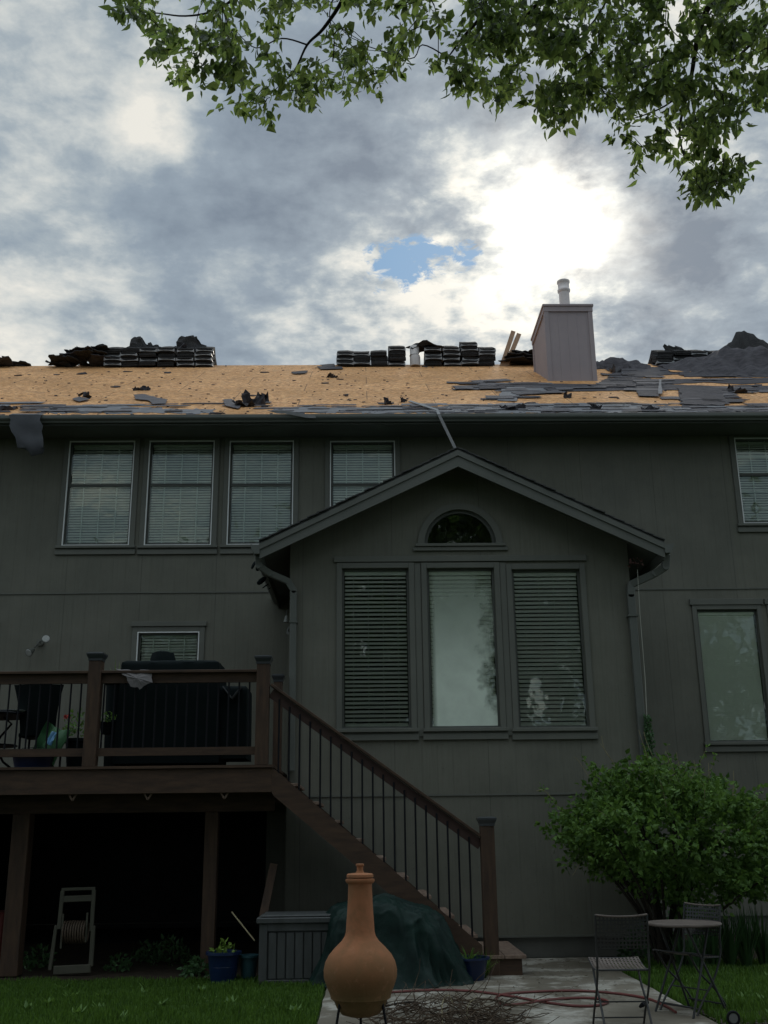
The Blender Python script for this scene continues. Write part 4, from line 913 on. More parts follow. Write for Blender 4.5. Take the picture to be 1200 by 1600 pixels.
# dark panel below the stairs
# ------------------------------------------------------------------ things on the deck
DK = DZ
g0, g1 = W(190, 1100, 13.0).x, W(388, 1100, 13.0).x
gr = thing('covered_grill', ((g0+g1)/2, 13.1, DK), 'wide barbecue hidden under a dark fitted cover behind the deck rail', 'grill')
def clothbox(x0, x1, y0, y1, z0, z1, seed, n=18, top=.06):
    mb = MB(); vs = []; fs = []; rings = 9; per = []
    for k in range(n): per.append((x0+(x1-x0)*k/n, y0))
    for k in range(8): per.append((x1, y0+(y1-y0)*k/8))
    for k in range(n): per.append((x1-(x1-x0)*k/n, y1))
    for k in range(8): per.append((x0, y1-(y1-y0)*k/8))
    cx, cy = (x0+x1)/2, (y0+y1)/2; m_ = len(per)
    for j in range(rings):
        t = j/(rings-1); z = z0+(z1-top-z0)*t
        for i, (x, y) in enumerate(per):
            k = 1+.05*(1-t)+.02*noise.noise(Vector((i*.6, t*.8, seed))); vs.append(((x-cx)*k+cx, (y-cy)*k+cy, z))
    for s_, dz in ((.985, top*.6), (.9, top)):
        for (x, y) in per: vs.append(((x-cx)*s_+cx, (y-cy)*s_+cy, z1-top+dz+.01*noise.noise(Vector((x*5, y*5, seed)))))
    R_n = rings+2
    for j in range(R_n-1):
        for i in range(m_): fs.append((j*m_+i, j*m_+(i+1) % m_, (j+1)*m_+(i+1) % m_, (j+1)*m_+i))
    fs.append(tuple((R_n-1)*m_+i for i in range(m_))); return mb.add(vs, fs)
zt = W(300, 1036, 13.0).z
xs_ = W(345, 1100, 13.0).x
clothbox(g0+.02, xs_, 12.75, 13.45, DK+.05, zt, 2).build('cover', M_cover, gr, smooth=True)
zt2 = W(350, 1075, 13.0).z
clothbox(xs_+.0, g1, 12.80, 13.40, DK+.10, zt2, 4, 6).build('side_cover', M_cover, gr, smooth=True)
hx = W(254, 1030, 13.1).x; hz = W(254, 1018, 13.1).z
MB().lathe([(.16, 0), (.155, hz-zt+.02), (.13, hz-zt+.10), (.06, hz-zt+.12)], (hx, 13.1, zt-.12), 20, lambda a, z: 1+.07*math.sin(3*a)+.05*math.sin(7*a+z*9)).build('chimney_hump', M_cover, gr, smooth=True)
MB().beam((g1-.28, 12.76, 3.2), (g1-.17, 12.75, 3.06), .012, .10, up=(0, 1, 0)).beam((g1-.06, 12.76, 3.2), (g1-.17, 12.75, 3.06), .012, .10, up=(0, 1, 0)).build('cover_strap', M_dstrap, gr)
# felt draped on the rail
fr_ = []
def drape():
    P_ = [(181, 1044, 0), (212, 1048, 0), (236, 1047, 0), (237, 1066, -1), (226, 1070, -1), (219, 1076, -1), (205, 1072, -1), (196, 1058, -1)]
    pts = [W(x, y, RYC-.085 if f else RYC-.03) for x, y, f in P_]
    cen = sum(pts, Vector())/len(pts); nu = len(pts); vs = []; 
    pj = []
    for i in range(nu):
        a, b = pts[i], pts[(i+1) % nu]
        for j in range(3): q = a.lerp(b, j/3); pj.append(q+Vector((random.uniform(-.012, .012), 0, random.uniform(-.012, .012))))
    n = len(pj); vs = [cen+Vector((0, -.03, .0))]+[c.lerp(cen, .5)+Vector((0, -.015+random.uniform(-.01, .01), 0)) for c in pj]+pj
    fs = []
    for i in range(n):
        j = (i+1) % n; fs += [(0, 1+i, 1+j), (1+i, 1+n+i, 1+n+j, 1+j)]
    m_ = len(vs); vs += [v+Vector((0, .01, 0)) for v in vs]; fs += [tuple(q+m_ for q in f[::-1]) for f in fs]
    for i in range(n): j = (i+1) % n; fs.append((1+n+i, 1+n+i+m_, 1+n+j+m_, 1+n+j))
    tag(MB().add(vs, fs).build('draped_felt', mat('grey_felt_rail', (.19, .175, .175), (.14, .13, .13), .8, .3, 3, .003, 20), None, base=cen), 'torn piece of grey felt draped over the deck rail in front of the grill', 'roofing felt')
drape()
def bladeplant(c, n, L, w, mt, rd, spread=.5, parent=None, name='leaf', arch=.6):
    V = []; Fc = []
    for _ in range(n):
        a = rd.uniform(0, 6.28); d = Vector((math.cos(a), math.sin(a), 0)); s = Vector((-d.y, d.x, 0)); l = L*rd.uniform(.55, 1.1); out = spread*rd.uniform(.1, 1); p0 = Vector(c)+d*rd.uniform(0, .04)
        k = len(V); seg = 5
        for i in range(seg+1):
            t = i/seg; p = p0+d*(out*l*t)+Vector((0, 0, l*(t-arch*out*t*t*1.3))); ww = w*(1-t**2)*.5+.0006
            V += [p-s*ww, p+s*ww]
        for i in range(seg): Fc.append((k+2*i, k+2*i+1, k+2*i+3, k+2*i+2))
    mb = MB(); mb.v = V; mb.f = Fc; return mb
def leafyclump(c, r, n, L, rd, flat=1.0):
    V = []; Fc = []
    for _ in range(n):
        o = rv(rd)*r*rd.random()**.4; o.z = abs(o.z)*flat; d = (o.normalized()*.6+rv(rd)*.8).normalized(); s = d.cross(rv(rd)).normalized()
        add_leaf(V, Fc, Vector(c)+o, d, s, L*rd.uniform(.6, 1.2), .25, 1.4)
    mb = MB(); mb.v = V; mb.f = Fc; return mb
def pot(name, x, y, z, r, h, mt, label, cat='planter', rim=.012):
    o = thing(name, (x, y, z), label, cat)
    MB().lathe([(r*.72, 0), (r*.80, h*.3), (r*.92, h*.8), (r*.95, h*.9), (r+rim, h*.91), (r+rim, h), (r*.9, h), (r*.88, h*.86), (.02, h*.86)], (x, y, z), 28).build('pot', mt, o, smooth=True)
    return o
rd = random.Random(21)
p_ = pot('potted_spider_plant', W(184, 1040, 13.2).x, 13.2, DK, .13, 1.14, M_cover, 'spider plant with thin pale leaves in a tall dark pot behind the middle deck post', 'potted plant')
bladeplant((p_.location.x, 13.2, DK+1.05), 34, .34, .014, leafmat('spider_leaf', (.16, .22, .07), (.30, .36, .16), (.2, .3, .1), .3), rd, .8).build('leaves', MATS['spider_leaf'], p_)
x = W(125, 1140, 13.2).x
p_ = pot('flower_pot', x, 13.2, DK, .17, .38, M_cover, 'dark pot with green leaves and a red bloom behind the deck balusters', 'potted plant')
leafyclump((x, 13.2, DK+.42), .24, 170, .055, rd, 1.3).build('leaves', M_bush, p_)
leafyclump((W(105, 1118, 13.1).x, 13.1, W(105, 1122, 13.1).z), .035, 40, .035, rd).build('flower', M_red, p_)
x = W(170, 1130, 12.95).x
p_ = pot('hanging_pot', x, 12.85, W(170, 1134, 12.85).z-.1, .085, .14, M_cover, 'small dark pot with trailing stems between middle post and grill cover', 'potted plant')
leafyclump((x, 12.85, W(170, 1134, 12.85).z+.05), .13, 60, .04, rd).build('leaves', M_bush, p_)
# storage bench behind rail below
x0, x1 = W(150, 1170, 13.3).x, W(215, 1170, 13.3).x
# patio chair and table on the deck (left)
dc = thing('deck_chair', (W(60, 1120, 13.1).x, 13.1, DK), 'dark high backed patio chair behind the left deck balusters', 'chair')
xa = dc.location.x
def curved_back(xa):
    vs = []; n = 8
    for j in range(10):
        t = j/9; hw = .21+.09*t**2
        for i in range(n):
            u = i/(n-1)*2-1; vs.append(Vector((xa+u*hw, 13.05+.06*u*u-.10*t, DK+.42+.60*t)))
    m_ = len(vs); vs += [v+Vector((0, .03, 0)) for v in vs]; fs = []
    for j in range(9):
        for i in range(n-1): a = j*n+i; fs += [(a, a+1, a+n+1, a+n), (a+m_, a+n+m_, a+n+1+m_, a+1+m_)]
    rim = [i for i in range(n)]+[j*n+n-1 for j in range(1, 10)]+[9*n+i for i in range(n-2, -1, -1)]+[j*n for j in range(8, 0, -1)]
    for a, b in zip(rim, rim[1:]+rim[:1]): fs.append((a, a+m_, b+m_, b))
    return MB().add(vs, fs)
curved_back(xa).build('backrest', M_cover, dc, smooth=True)
B(xa-.22, xa+.22, 13.08, 13.5, DK+.40, DK+.45).build('seat', M_cover, dc, bevel=.01)
for sx in (-.2, .2):
    for sy in (13.1, 13.47): MB().tube([(xa+sx, sy, DK), (xa+sx, sy, DK+.40)], .014, 8).build('leg', M_iron, dc)
tx = W(-8, 1100, 13.2).x
dt = thing('deck_table', (tx, 13.2, DK), 'black metal patio table with scrolled base at the left edge of the deck', 'table')
MB().lathe([(.02, .66), (.46, .66), (.47, .675), (.46, .69), (.02, .69)], (tx, 13.2, DK), 32).build('tabletop', M_iron, dt, smooth=True)
for k in range(4):
    a = .5+k*math.pi/2; d = Vector((math.cos(a), math.sin(a), 0)); c = Vector((tx, 13.2, DK))
    MB().tube([c+d*.12+Vector((0, 0, .66)), c+d*.22+Vector((0, 0, .58)), c+d*.10+Vector((0, 0, .42)), c+d*.05+Vector((0, 0, .3)), c+d*.16+Vector((0, 0, .12)), c+d*.32], .014, 8).build('leg', M_iron, dt)
MB().lathe([(.30, .30), (.315, .31), (.30, .32)], (tx, 13.2, DK), 24).build('ring', M_iron, dt)
pl = W(18, 1094, 12.95)
tag(MB().lathe([(.10, 0), (.16, .012), (.17, .02), (.16, .022), (.1, .012)], (pl.x, 13.05, DK+.692), 24).build('plate', M_white, None, smooth=True, base=(pl.x, 13.05, DK+.692)), 'pale plate lying on the black patio table on the deck', 'plate')
bx = W(55, 1175, 12.8).x
bk = thing('blue_bucket', (bx, 12.75, DK), 'low round blue tub standing on the deck behind the left balusters', 'tub')
MB().lathe([(.20, 0), (.24, .16), (.255, .17), (.25, .18), (.23, .17), (.2, .05)], (bx, 12.75, DK), 28).build('tub', M_blue, bk, smooth=True)
MB().tube([(bx-.23, 12.74, DK+.17), (bx-.12, 12.72, DK+.24), (bx+.1, 12.72, DK+.25), (bx+.23, 12.74, DK+.17)], .004, 6).build('handle', M_iron, bk)
b2 = W(76, 1130, 12.8)
sk = thing('soil_bag', (b2.x, 12.85, DK+.05), 'green and blue printed plastic bag leaning behind the deck balusters', 'bag')
sheet((b2.x+.02, 12.85, DK+.30), .30, .46, Euler((1.25, .35, .2)), .06, .01, .06, 77).build('bag', leafmat('green_plastic', (.03, .10, .04), (.05, .16, .06), (.03, .06, .02), .1), sk, smooth=True)
sheet((b2.x+.05, 12.79, DK+.36), .07, .17, Euler((1.25, .35, .2)), .01, .004, .005, 78, 5, 4).build('label_patch', M_bluep, sk)
# floodlight on the wall
flp = W(62, 1003, 16.75)
fl = thing('floodlight', (flp.x, 16.74, flp.z), 'twin headed security floodlight on the siding left of the small deck window', 'wall light')
MB().tube([(flp.x, 16.795, flp.z), (flp.x, 16.76, flp.z)], .06, 20).build('mount_plate', M_trim, fl)
def head(p, d, nm='lamp_head'):
    p = Vector(p); d = Vector(d).normalized()
    o = MB().tube([p-d*.06, p-d*.02, p+d*.05, p+d*.07], [.025, .04, .062, .066], 20).build(nm, M_sash, fl, smooth=True)
    MB().tube([p+d*.0705, p+d*.078], [.058, .05], 20).build('lens', M_lens, o, smooth=True)
c = Vector((flp.x, 16.74, flp.z)); q = W(72, 1000, 16.6); q2 = W(49, 1017, 16.6)
MB().tube([c, c.lerp(q, .6)], .012, 8).tube([c, c.lerp(q2, .6)], .012, 8).build('arm', M_sash, fl)
head(q, (.25, -1, .1)); head(q2, (-.35, -.8, -.55))
# wind bell and reel at the bump-out side wall
wb = W(442, 968, 14.7)
tg_ = thing('wind_bell', (-1.06, 14.7, wb.z), 'small pale hanging bell on the side wall left of the downspout', 'bell')
MB().lathe([(.045, -.04), (.03, .0), (.018, .05), (.004, .06)], (-1.09, 14.7, wb.z), 16).build('bell', mat('pale_bell', (.35, .36, .34), None, .5), tg_, smooth=True)
MB().tube([(-1.0, 14.7, wb.z+.13), (-1.07, 14.7, wb.z+.14), (-1.09, 14.7, wb.z+.1), (-1.09, 14.7, wb.z+.05)], .006, 6).build('bracket', M_sash, tg_)
wr = W(438, 985, 14.9)
MB_ = MB().lathe([(.085, 0), (.09, .012), (.085, .024), (.05, .03), (.06, .012), (.05, 0)], (0, 0, 0), 24).build('meter_dial', M_sash, None, smooth=True); MB_.location = (-1.02, 14.9, wr.z); MB_.rotation_euler = (R_(70), 0, R_(-35))
tag(MB_, 'dark round dial fixed to the side wall below the small bell', 'dial')
# dark leaf shapes poking out below the left eave of the gable
for k, (a, b, r) in enumerate((((399, 877), (393, 889), .022), ((405, 880), (402, 892), .034), ((415, 902), (402, 913), .038), ((420, 912), (410, 919), .010), ((423, 918), (419, 921), .008))):
    A, C_ = W(*a, 14.5), W(*b, 14.45)
    tag(MB().tube([A, A.lerp(C_, .25), A.lerp(C_, .6), C_.lerp(A, .1), C_], [r*.45, r*.9, r, r*.7, .003], 8).build('dangling_leaf', M_cover, None, smooth=True, base=A), ('longest and fattest', 'short rounded', 'wide lower', 'thin', 'tiny lowest')[[1, 2, 0, 3, 4].index(k) if 0 else k if k > 2 else {0: 0, 1: 1, 2: 2}[k]] + ' dark leaf shape poking out under the left gable eave', 'dried leaf', 'dark leaf shapes under the left gable eave')
lf = leafyclump(tuple(W(994, 884, 13.85)), .10, 26, .06, random.Random(3)); tag(lf.build('dried_leaves', mat('dead_leaf', (.14, .07, .06), (.08, .04, .035), .9), None, base=W(994, 884, 13.85)), 'clump of reddish dead leaves caught on the right hand downspout elbow', 'dead leaves')
mb = MB().tube([W(996, 890, 13.86), W(1000, 960, 13.86), W(1008, 1060, 13.86), W(1013, 1170, 13.86), W(1016, 1300, 13.86)], .005, 6)
tag(mb.build('cable', mat('pale_cable', (.42, .42, .36), None, .6), None, base=W(1016, 1300, 13.86)), 'thin pale cable running down beside the right hand downspout', 'cable')
# ------------------------------------------------------------------ tarp, storage box, pots
def tarp():
    cx, cy = .21, 12.22; n = 220; M_ = 46; vs = []
    prof = [(1.03, 0), (1.0, .04), (.95, .2), (.91, .38), (.87, .54), (.82, .66), (.74, .72), (.58, .75), (.3, .77), (.01, .78)]
    def rid(v): return 1-2*abs(noise.noise(v))
    for j in range(M_):
        q_ = j/(M_-1)*(len(prof)-1); i0 = min(int(q_), len(prof)-2); fr = q_-i0
        r = prof[i0][0]*(1-fr)+prof[i0+1][0]*fr; z = prof[i0][1]*(1-fr)+prof[i0+1][1]*fr
        for k in range(n):
            a = 2*math.pi*k/n; ca, sa = math.cos(a), math.sin(a); q = .72
            ex = (abs(ca)**q)*(1 if ca > 0 else -1); ey = (abs(sa)**q)*(1 if sa > 0 else -1)
            side = min(1, (1-z)*1.6)
            w_ = z*.8; fold = .15*rid(Vector((ca*3.0+w_, sa*3.0, z*.7)))*side+.075*rid(Vector((ca*7.5-w_, sa*7.5+w_, z*1.2+3)))*side+.02*rid(Vector((ca*16, sa*16, z*3)))+.05*rid(Vector((ca*2, sa*2, z*9)))*max(0, min(1, (z-.5)*4))
            f = .97+fold+.06*noise.noise(Vector((ca*1.6, sa*1.6, z*2+4)))
            rx = .70+(.10*(1-z) if ca > 0 else 0.0)
            x = cx+rx*r*ex*f-.05*z; y = cy+.66*r*ey*f
            zz = z+(.07*noise.noise(Vector((x*2.4, y*2.4, 1)))+.06*rid(Vector((x*3.5, y*9, 2)))+.02*rid(Vector((x*9, y*14, 5)))-.03)*min(1, z*2)-.18*max(0, x-cx)*z-.16*max(0, cx-x-.35)*z
            zz = max(.004, zz+(.02*noise.noise(Vector((x*7, y*7, 0))) if z < .12 else 0))
            vs.append((x, y, zz))
    fs = []
    for j in range(M_-1):
        for k in range(n): fs.append((j*n+k, j*n+(k+1) % n, (j+1)*n+(k+1) % n, (j+1)*n+k))
    o = MB().add(vs, fs).build('tarp', M_tarp, None, base=(cx, cy, 0))
    for f in o.data.polygons: f.use_smooth = True
    tag(o, 'crumpled dark green tarp over a mound under the stairs', 'tarp')
tarp()
bxl, bxr = W(401, 1500, 11.95).x, W(530, 1500, 11.95).x; bzt = W(460, 1432, 11.95).z
sb = thing('storage_box', ((bxl+bxr)/2, 12.3, 0), 'grey slatted resin storage box standing left of the green tarp', 'storage box')
mb = MB().box(bxl+.03, bxr, 11.99, 12.55, .02, bzt-.07); mb.build('body', M_greyb, sb)
mb = MB(); x = bxl+.12
while x < bxr-.1: mb.box(x, x+.082, 11.965, 11.988, .05, bzt-.16); x += .094
mb.build('slat_panel', M_greyb, sb, bevel=.004)
MB().box(bxl+.02, bxl+.105, 11.955, 11.989, 0, bzt-.07).box(bxl+.105, bxr, 11.955, 11.989, bzt-.145, bzt-.07).box(bxl+.105, bxr, 11.955, 11.989, 0.0, .04).build('frame', M_greyb, sb, bevel=.004)
MB().box(bxl-.01, bxr+.03, 11.93, 12.6, bzt-.068, bzt-.01).box(bxl+.03, bxr, 11.97, 12.56, bzt-.0095, bzt+.012).build('lid', M_greyb, sb, bevel=.008)
tag(MB().beam(W(411, 1432, 12.7), W(428, 1350, 12.9), .09, .03, up=(0, 1, 0)).build('leaning_plank', M_woodv, None, base=W(411, 1432, 12.7)), 'brown plank leaning upright behind the grey storage box', 'plank')
tag(MB().tube([W(362, 1425, 12.6), W(398, 1470, 12.4)], .008, 6).build('stick', M_straw, None, base=W(398, 1470, 12.4)), 'thin pale stick slanting between the deck post and the grey box', 'stick')
a, b = W(321, 1500, 12.05), W(374, 1500, 12.05); rr = (b.x-a.x)/2; hh_ = W(347, 1492, 12.0).z
p_ = pot('blue_planter', (a.x+b.x)/2, 12.15, 0, rr, hh_+.02, M_blue, 'large round blue glazed planter at the foot of the deck post')
MB().lathe([(rr*.84, .155), (rr*.862, .16), (rr*.84, .165)], ((a.x+b.x)/2, 12.15, 0), 28).build('band', M_blue, p_, smooth=True)
leafyclump(((a.x+b.x)/2, 12.15, hh_-.0), .12, 60, .06, random.Random(5)).build('seedlings', leafmat('lime_leaf', (.12, .22, .03), (.2, .3, .05), (.2, .3, .05), .3), p_)
a, b = W(375, 1520, 12.1), W(397, 1520, 12.1)
pot('teal_bucket', (a.x+b.x)/2, 12.25, 0, .10, .26, M_teal, 'small dark teal bucket between the blue planter and the grey box', 'bucket')
a, b = W(713, 1510, 12.0), W(756, 1510, 12.0); z_ = W(735, 1497, 12.0).z
p_ = pot('blue_bowl_planter', (a.x+b.x)/2+.01, 12.10, 0, .20, z_, M_blue, 'blue glazed bowl planter beside the stair newel right of the tarp')
bladeplant(((a.x+b.x)/2, 12.1, z_-.05), 30, .22, .014, M_bush, random.Random(6), .9).build('leaves', M_bush, p_)
# ------------------------------------------------------------------ hose reel
hr = thing('hose_reel_cart', (-3.25, 12.95, 0), 'beige upright hose reel cart with coiled hose parked under the deck', 'hose reel')
HY = 13.0
def h_(x, y): return W(x, y, HY)
mb = MB().beam(h_(98, 1392), h_(92, 1452), .045, .03, up=(0, 1, 0)).beam(h_(147, 1390), h_(143, 1455), .045, .03, up=(0, 1, 0)).beam(h_(96, 1390), h_(149, 1388), .035, .022, up=(0, 1, 0)).beam(h_(97, 1405), h_(147, 1403), .07, .022, up=(0, 1, 0))
mb.build('handle_frame', M_cream, hr, bevel=.005)
mb = MB().beam(h_(88, 1446), h_(78, 1516), .04, .035, up=(0, 1, 0)).beam(h_(146, 1446), h_(142, 1510), .05, .035, up=(0, 1, 0)).beam(h_(84, 1516), h_(142, 1513), .09, .05, up=(0, 1, 0))
mb.build('base_frame', M_cream, hr, bevel=.005)
MB().beam(h_(99, 1428), h_(95, 1482), .018, .03, up=(0, 1, 0)).beam(h_(137, 1426), h_(134, 1472), .018, .03, up=(0, 1, 0)).build('reel_flange', M_cream, hr)
mb = MB()
for k in range(9):
    p = h_(101+k*4, 1440); q = h_(101+k*3.9, 1474)
    r = (p.z-q.z)/2; c = Vector((p.x, HY+.06, (p.z+q.z)/2)); mb.tube([c+Vector((.004*math.sin(t*.7), r*math.sin(t), r*math.cos(t)*1.0)) for t in [i*2*math.pi/18 for i in range(19)]], .011, 6, False)
mb.build('coiled_hose', M_hoset, hr, smooth=True)
tag(B(W(-4, 1450, 14).x-.3, W(9, 1450, 14).x, 13.9, 14.4, W(0, 1500, 14).z, W(0, 1425, 14).z).build('red_crate', mat('faded_red', (.12, .02, .015), None, .7), None, bevel=.02, base=(W(0, 1450, 14).x, 14.1, 0)), 'dark red box standing behind the leftmost deck post', 'box')
# ------------------------------------------------------------------ chiminea
CHY = 8.0; cc = W(563, 1480, CHY).x; sc = 7.38/1644
prof = [(1350, 5.5), (1350.6, 6.5), (1353, 6.6), (1354, 5.2), (1360, 4.9), (1364, 7), (1365.5, 19.5), (1367, 21.3), (1371, 21.6), (1371.6, 20.2), (1373, 20.6), (1373.4, 23), (1376, 23.6), (1379, 22), (1381, 19.2), (1384, 19), (1400, 19.6), (1420, 20.5), (1440, 22), (1456, 23), (1463, 25), (1470, 29.6), (1480, 39.8), (1491, 49), (1502, 54.5), (1515, 57.2), (1527, 56.7), (1538, 53.2), (1549, 48.8), (1556, 46.4), (1559, 46.2), (1561, 42), (1574, 36.5), (1584, 29), (1588, 17)]
chm = thing('chiminea', (cc, CHY, 0), 'terracotta chiminea with a round belly, long neck and lid standing in the foreground', 'chiminea')
def zz_(y): return W(563, y, CHY).z
bod = [(r*sc, zz_(y)) for y, r in prof if y > 1371.2][::-1]
MB().lathe(bod, (cc, CHY, 0), 48, lambda a, z: 1+.010*math.sin(2*a+z*5)+.012*noise.noise(Vector((math.cos(a)*1.3, math.sin(a)*1.3, z*4)))).build('body', M_clay, chm, smooth=True)
MB().lathe([(r*sc, zz_(y)) for y, r in prof if y < 1371.2][::-1], (cc, CHY, .002), 40).build('lid', M_clay, chm, smooth=True)
# mouth lip low on the far left side
mc = Vector((cc, CHY, zz_(1553))); md = Vector((-.93, .37, 0)).normalized(); ms = Vector((-md.y, md.x, 0))
MB().tube([mc+md*.190+ms*.05*math.cos(t)+Vector((0, 0, .035*math.sin(t))) for t in [i*2*math.pi/24 for i in range(25)]], .018, 8, False).build('mouth_rim', M_clay, chm, smooth=True)
mb = MB(); zr_ = zz_(1560)
ringr = .172
mb.tube([(cc+ringr*math.cos(t), CHY+ringr*math.sin(t), zr_-.022) for t in [i*2*math.pi/32 for i in range(33)]], .005, 6, False)
for a in (R_(215), R_(330), R_(90)):
    d = Vector((math.cos(a), math.sin(a), 0)); c = Vector((cc, CHY, 0)); mb.tube([c+d*ringr+Vector((0, 0, zr_-.01)), c+d*(ringr+.035)+Vector((0, 0, zr_*.55)), c+d*(ringr+.05)+Vector((0, 0, .05)), c+d*(ringr+.09)+Vector((0, 0, .0))], .009, 8)
mb.build('stand', M_iron, chm, smooth=True)
# ------------------------------------------------------------------ bistro set
def cpath(P_, r, n=8): return MB().tube(P_, r, n)
def smooth_path(P_, k=6):
    P_ = [Vector(p) for p in P_]; out = []
    for i in range(len(P_)-1):
        p0, p1, p2, p3 = P_[max(i-1, 0)], P_[i], P_[i+1], P_[min(i+2, len(P_)-1)]
        for j in range(k):
            t = j/k; out.append(.5*((2*p1)+(-p0+p2)*t+(2*p0-5*p1+4*p2-p3)*t*t+(-p0+3*p1-3*p2+p3)*t**3))
    return out+[P_[-1]]
def perforated(x0, x1, n, m_, fz, th=.003, hole=.55, rows=None):
    """sheet with real square holes; fz(u,v)->Vector"""
    mb = MB(); nx, ny = n*2+1, m_*2+1
    us = []; vs_ = []
    for i in range(n+1): us += [(i/(n))] 
    gu = [0]; 
    for i in range(n): c = (i+.5)/n; gu += [c-hole/2/n, c+hole/2/n]
    gu.append(1); gv = [0]
    for j in range(m_): c = (j+.5)/m_; gv += [c-hole/2/m_, c+hole/2/m_]
    gv.append(1); V = [fz(u, v) for v in gv for u in gu]; k = len(gu); F_ = []
    for j in range(len(gv)-1):
        for i in range(k-1):
            if i % 2 == 1 and j % 2 == 1: continue
            a = j*k+i; F_.append((a, a+1, a+k+1, a+k))
    return mb.add(V, F_)
def folding_chair(label, loc, rz, closed_back=False):
    r = thing('folding_chair', (0, 0, 0), label, 'chair', 'folding metal chairs around the bistro table'); hw = .205
    # local: backrest at y=0, seat runs toward +y
    seat = perforated(0, 1, 14, 12, lambda u, v: Vector(((u-.5)*.41, .02+v*.37, .437+.055*v-.022*math.sin(v*math.pi)+.006*(2*u-1)**2)), hole=.5).build('seat', M_chair, r)
    MB().tube([(-hw, .02, .44), (hw, .02, .44)], .008, 8).tube([(-hw, .39, .488), (hw, .39, .488)], .006, 8).tube([(-hw, .02, .436), (-hw, .2, .44), (-hw, .39, .486)], .006, 8).tube([(hw, .02, .436), (hw, .2, .44), (hw, .39, .486)], .006, 8).build('seat_rim', M_chaird, seat)
    bk = perforated(0, 1, 14, 8, lambda u, v: Vector(((u-.5)*.405, -.045*v-.02-.02*(1-(2*u-1)**2), .60+.245*v)), hole=.55).build('backrest', M_chaird, r)
    MB().tube(smooth_path([(-hw, -.065, .855), (-.1, -.085, .845), (0, -.09, .843), (.1, -.085, .845), (hw, -.065, .855)], 4), .008, 8).build('top_rail', M_chair, bk)
    for sx in (-1, 1):
        x = sx*hw
        MB().tube(smooth_path([(x, -.065, .855), (x, -.02, .62), (x, .0, .45), (x, .10, .28), (x, .26, .12), (x, .36, .0)]), .009, 8).build('leg', M_chaird, r)
        x = sx*(hw-.022)
        MB().tube(smooth_path([(x, .36, .475), (x, .26, .33), (x, .10, .20), (x, .0, .09), (x, -.06, .0)]), .009, 8).build('leg', M_chaird, r)
    MB().tube([(-hw, .20, .185), (hw, .20, .185)], .006, 6).tube([(-hw, .33, .05), (hw, .33, .05)], .006, 6).tube([(-hw+.02, -.03, .05), (hw-.02, -.03, .05)], .006, 6).build('crossbar', M_chaird, r)
    r.location = loc; r.rotation_euler = (0, 0, rz); return r
pL, pR = W(930, 1515, 8.98), W(1019, 1515, 8.93)
folding_chair('rusty folding metal chair nearest the camera with pale perforated seat', ((pL.x+pR.x)/2, 8.96, 0), math.atan2(-.04, .45)+.06)
folding_chair('rusty folding metal chair tucked behind the round table facing the chair in front', (2.97, 9.98, 0), R_(122))
tcx, tcy = 2.775, 9.78
bt = thing('bistro_table', (tcx, tcy, 0), 'round rusty metal bistro table with folding dark legs on the patio edge', 'table')
MB().lathe([(.30, .700), (.318, .702), (.322, .712), (.318, .722), (.30, .724), (.0, .724)], (tcx, tcy, 0), 40).build('tabletop', M_chair, bt, smooth=True)
for (a, b) in (((-.13, -.16, .70), (.20, -.22, 0)), ((.13, -.16, .70), (-.20, -.22, 0)), ((-.13, .16, .70), (.20, .22, 0)), ((.13, .16, .70), (-.20, .22, 0))):
    a = Vector((tcx, tcy, 0))+Matrix.Rotation(.5, 3, 'Z')@Vector(a); b = Vector((tcx, tcy, 0))+Matrix.Rotation(.5, 3, 'Z')@Vector(b)
    MB().tube([a, b], .010, 8).build('leg', M_chaird, bt)
mb = MB()
for s in (-1, 1):
    for (zx, zz2) in ((.17, .08), (.13, .70)):
        a = Vector((tcx, tcy, zz2))+Matrix.Rotation(.5, 3, 'Z')@Vector((s*zx*1.05, -.2 if zz2 < .5 else -.16, 0)); b = Vector((tcx, tcy, zz2))+Matrix.Rotation(.5, 3, 'Z')@Vector((s*zx*1.05, .2 if zz2 < .5 else .16, 0)); mb.tube([a, b], .006, 6)
mb.build('crossbar', M_chaird, bt)
# small wheel lying at the lower right
wp = G(1146, 1592, .05)
wh = thing('small_wheel', (wp.x, wp.y, 0), 'small black wheel lying in the gravel at the lower right corner', 'wheel')
o = MB().tube([(wp.x+.047*math.cos(t), wp.y, .055+.047*math.sin(t)) for t in [i*2*math.pi/28 for i in range(29)]], .010, 8, False).build('tyre', M_iron, wh, smooth=True)
MB().tube([(wp.x, wp.y-.004, .055), (wp.x, wp.y+.004, .055)], .036, 24).build('rim', mat('grey_wheel', (.2, .2, .2), None, .5), wh)
# ------------------------------------------------------------------ hose on the patio
hp = [G(600, 1553), G(680, 1549), G(740, 1551), G(800, 1559), G(850, 1568), G(900, 1574), G(935, 1573), G(950, 1567), G(930, 1562), G(890, 1562), G(850, 1569), G(820, 1574), G(790, 1572), G(776, 1564), G(785, 1556), G(830, 1552), G(900, 1550), G(960, 1554), G(1010, 1562), G(1040, 1574), G(1056, 1584)]
hp = smooth_path([p+Vector((0, 0, .012+(.02 if i in (10, 11) else 0))) for i, p in enumerate(hp)], 8)
tag(MB().tube(hp, .0115, 8).build('garden_hose', M_hose, None, smooth=True, base=hp[40]), 'faded red garden hose looped across the concrete patio', 'garden hose')
nzl = G(1015, 1560)
tag(MB().tube([G(1000, 1573, .03), G(1004, 1570, .05), G(1012, 1566, .06)], [.012, .02, .014], 8).build('hose_nozzle', M_iron, None, base=G(1004, 1570)), 'black spray nozzle lying beside the hose under the nearest chair', 'nozzle')
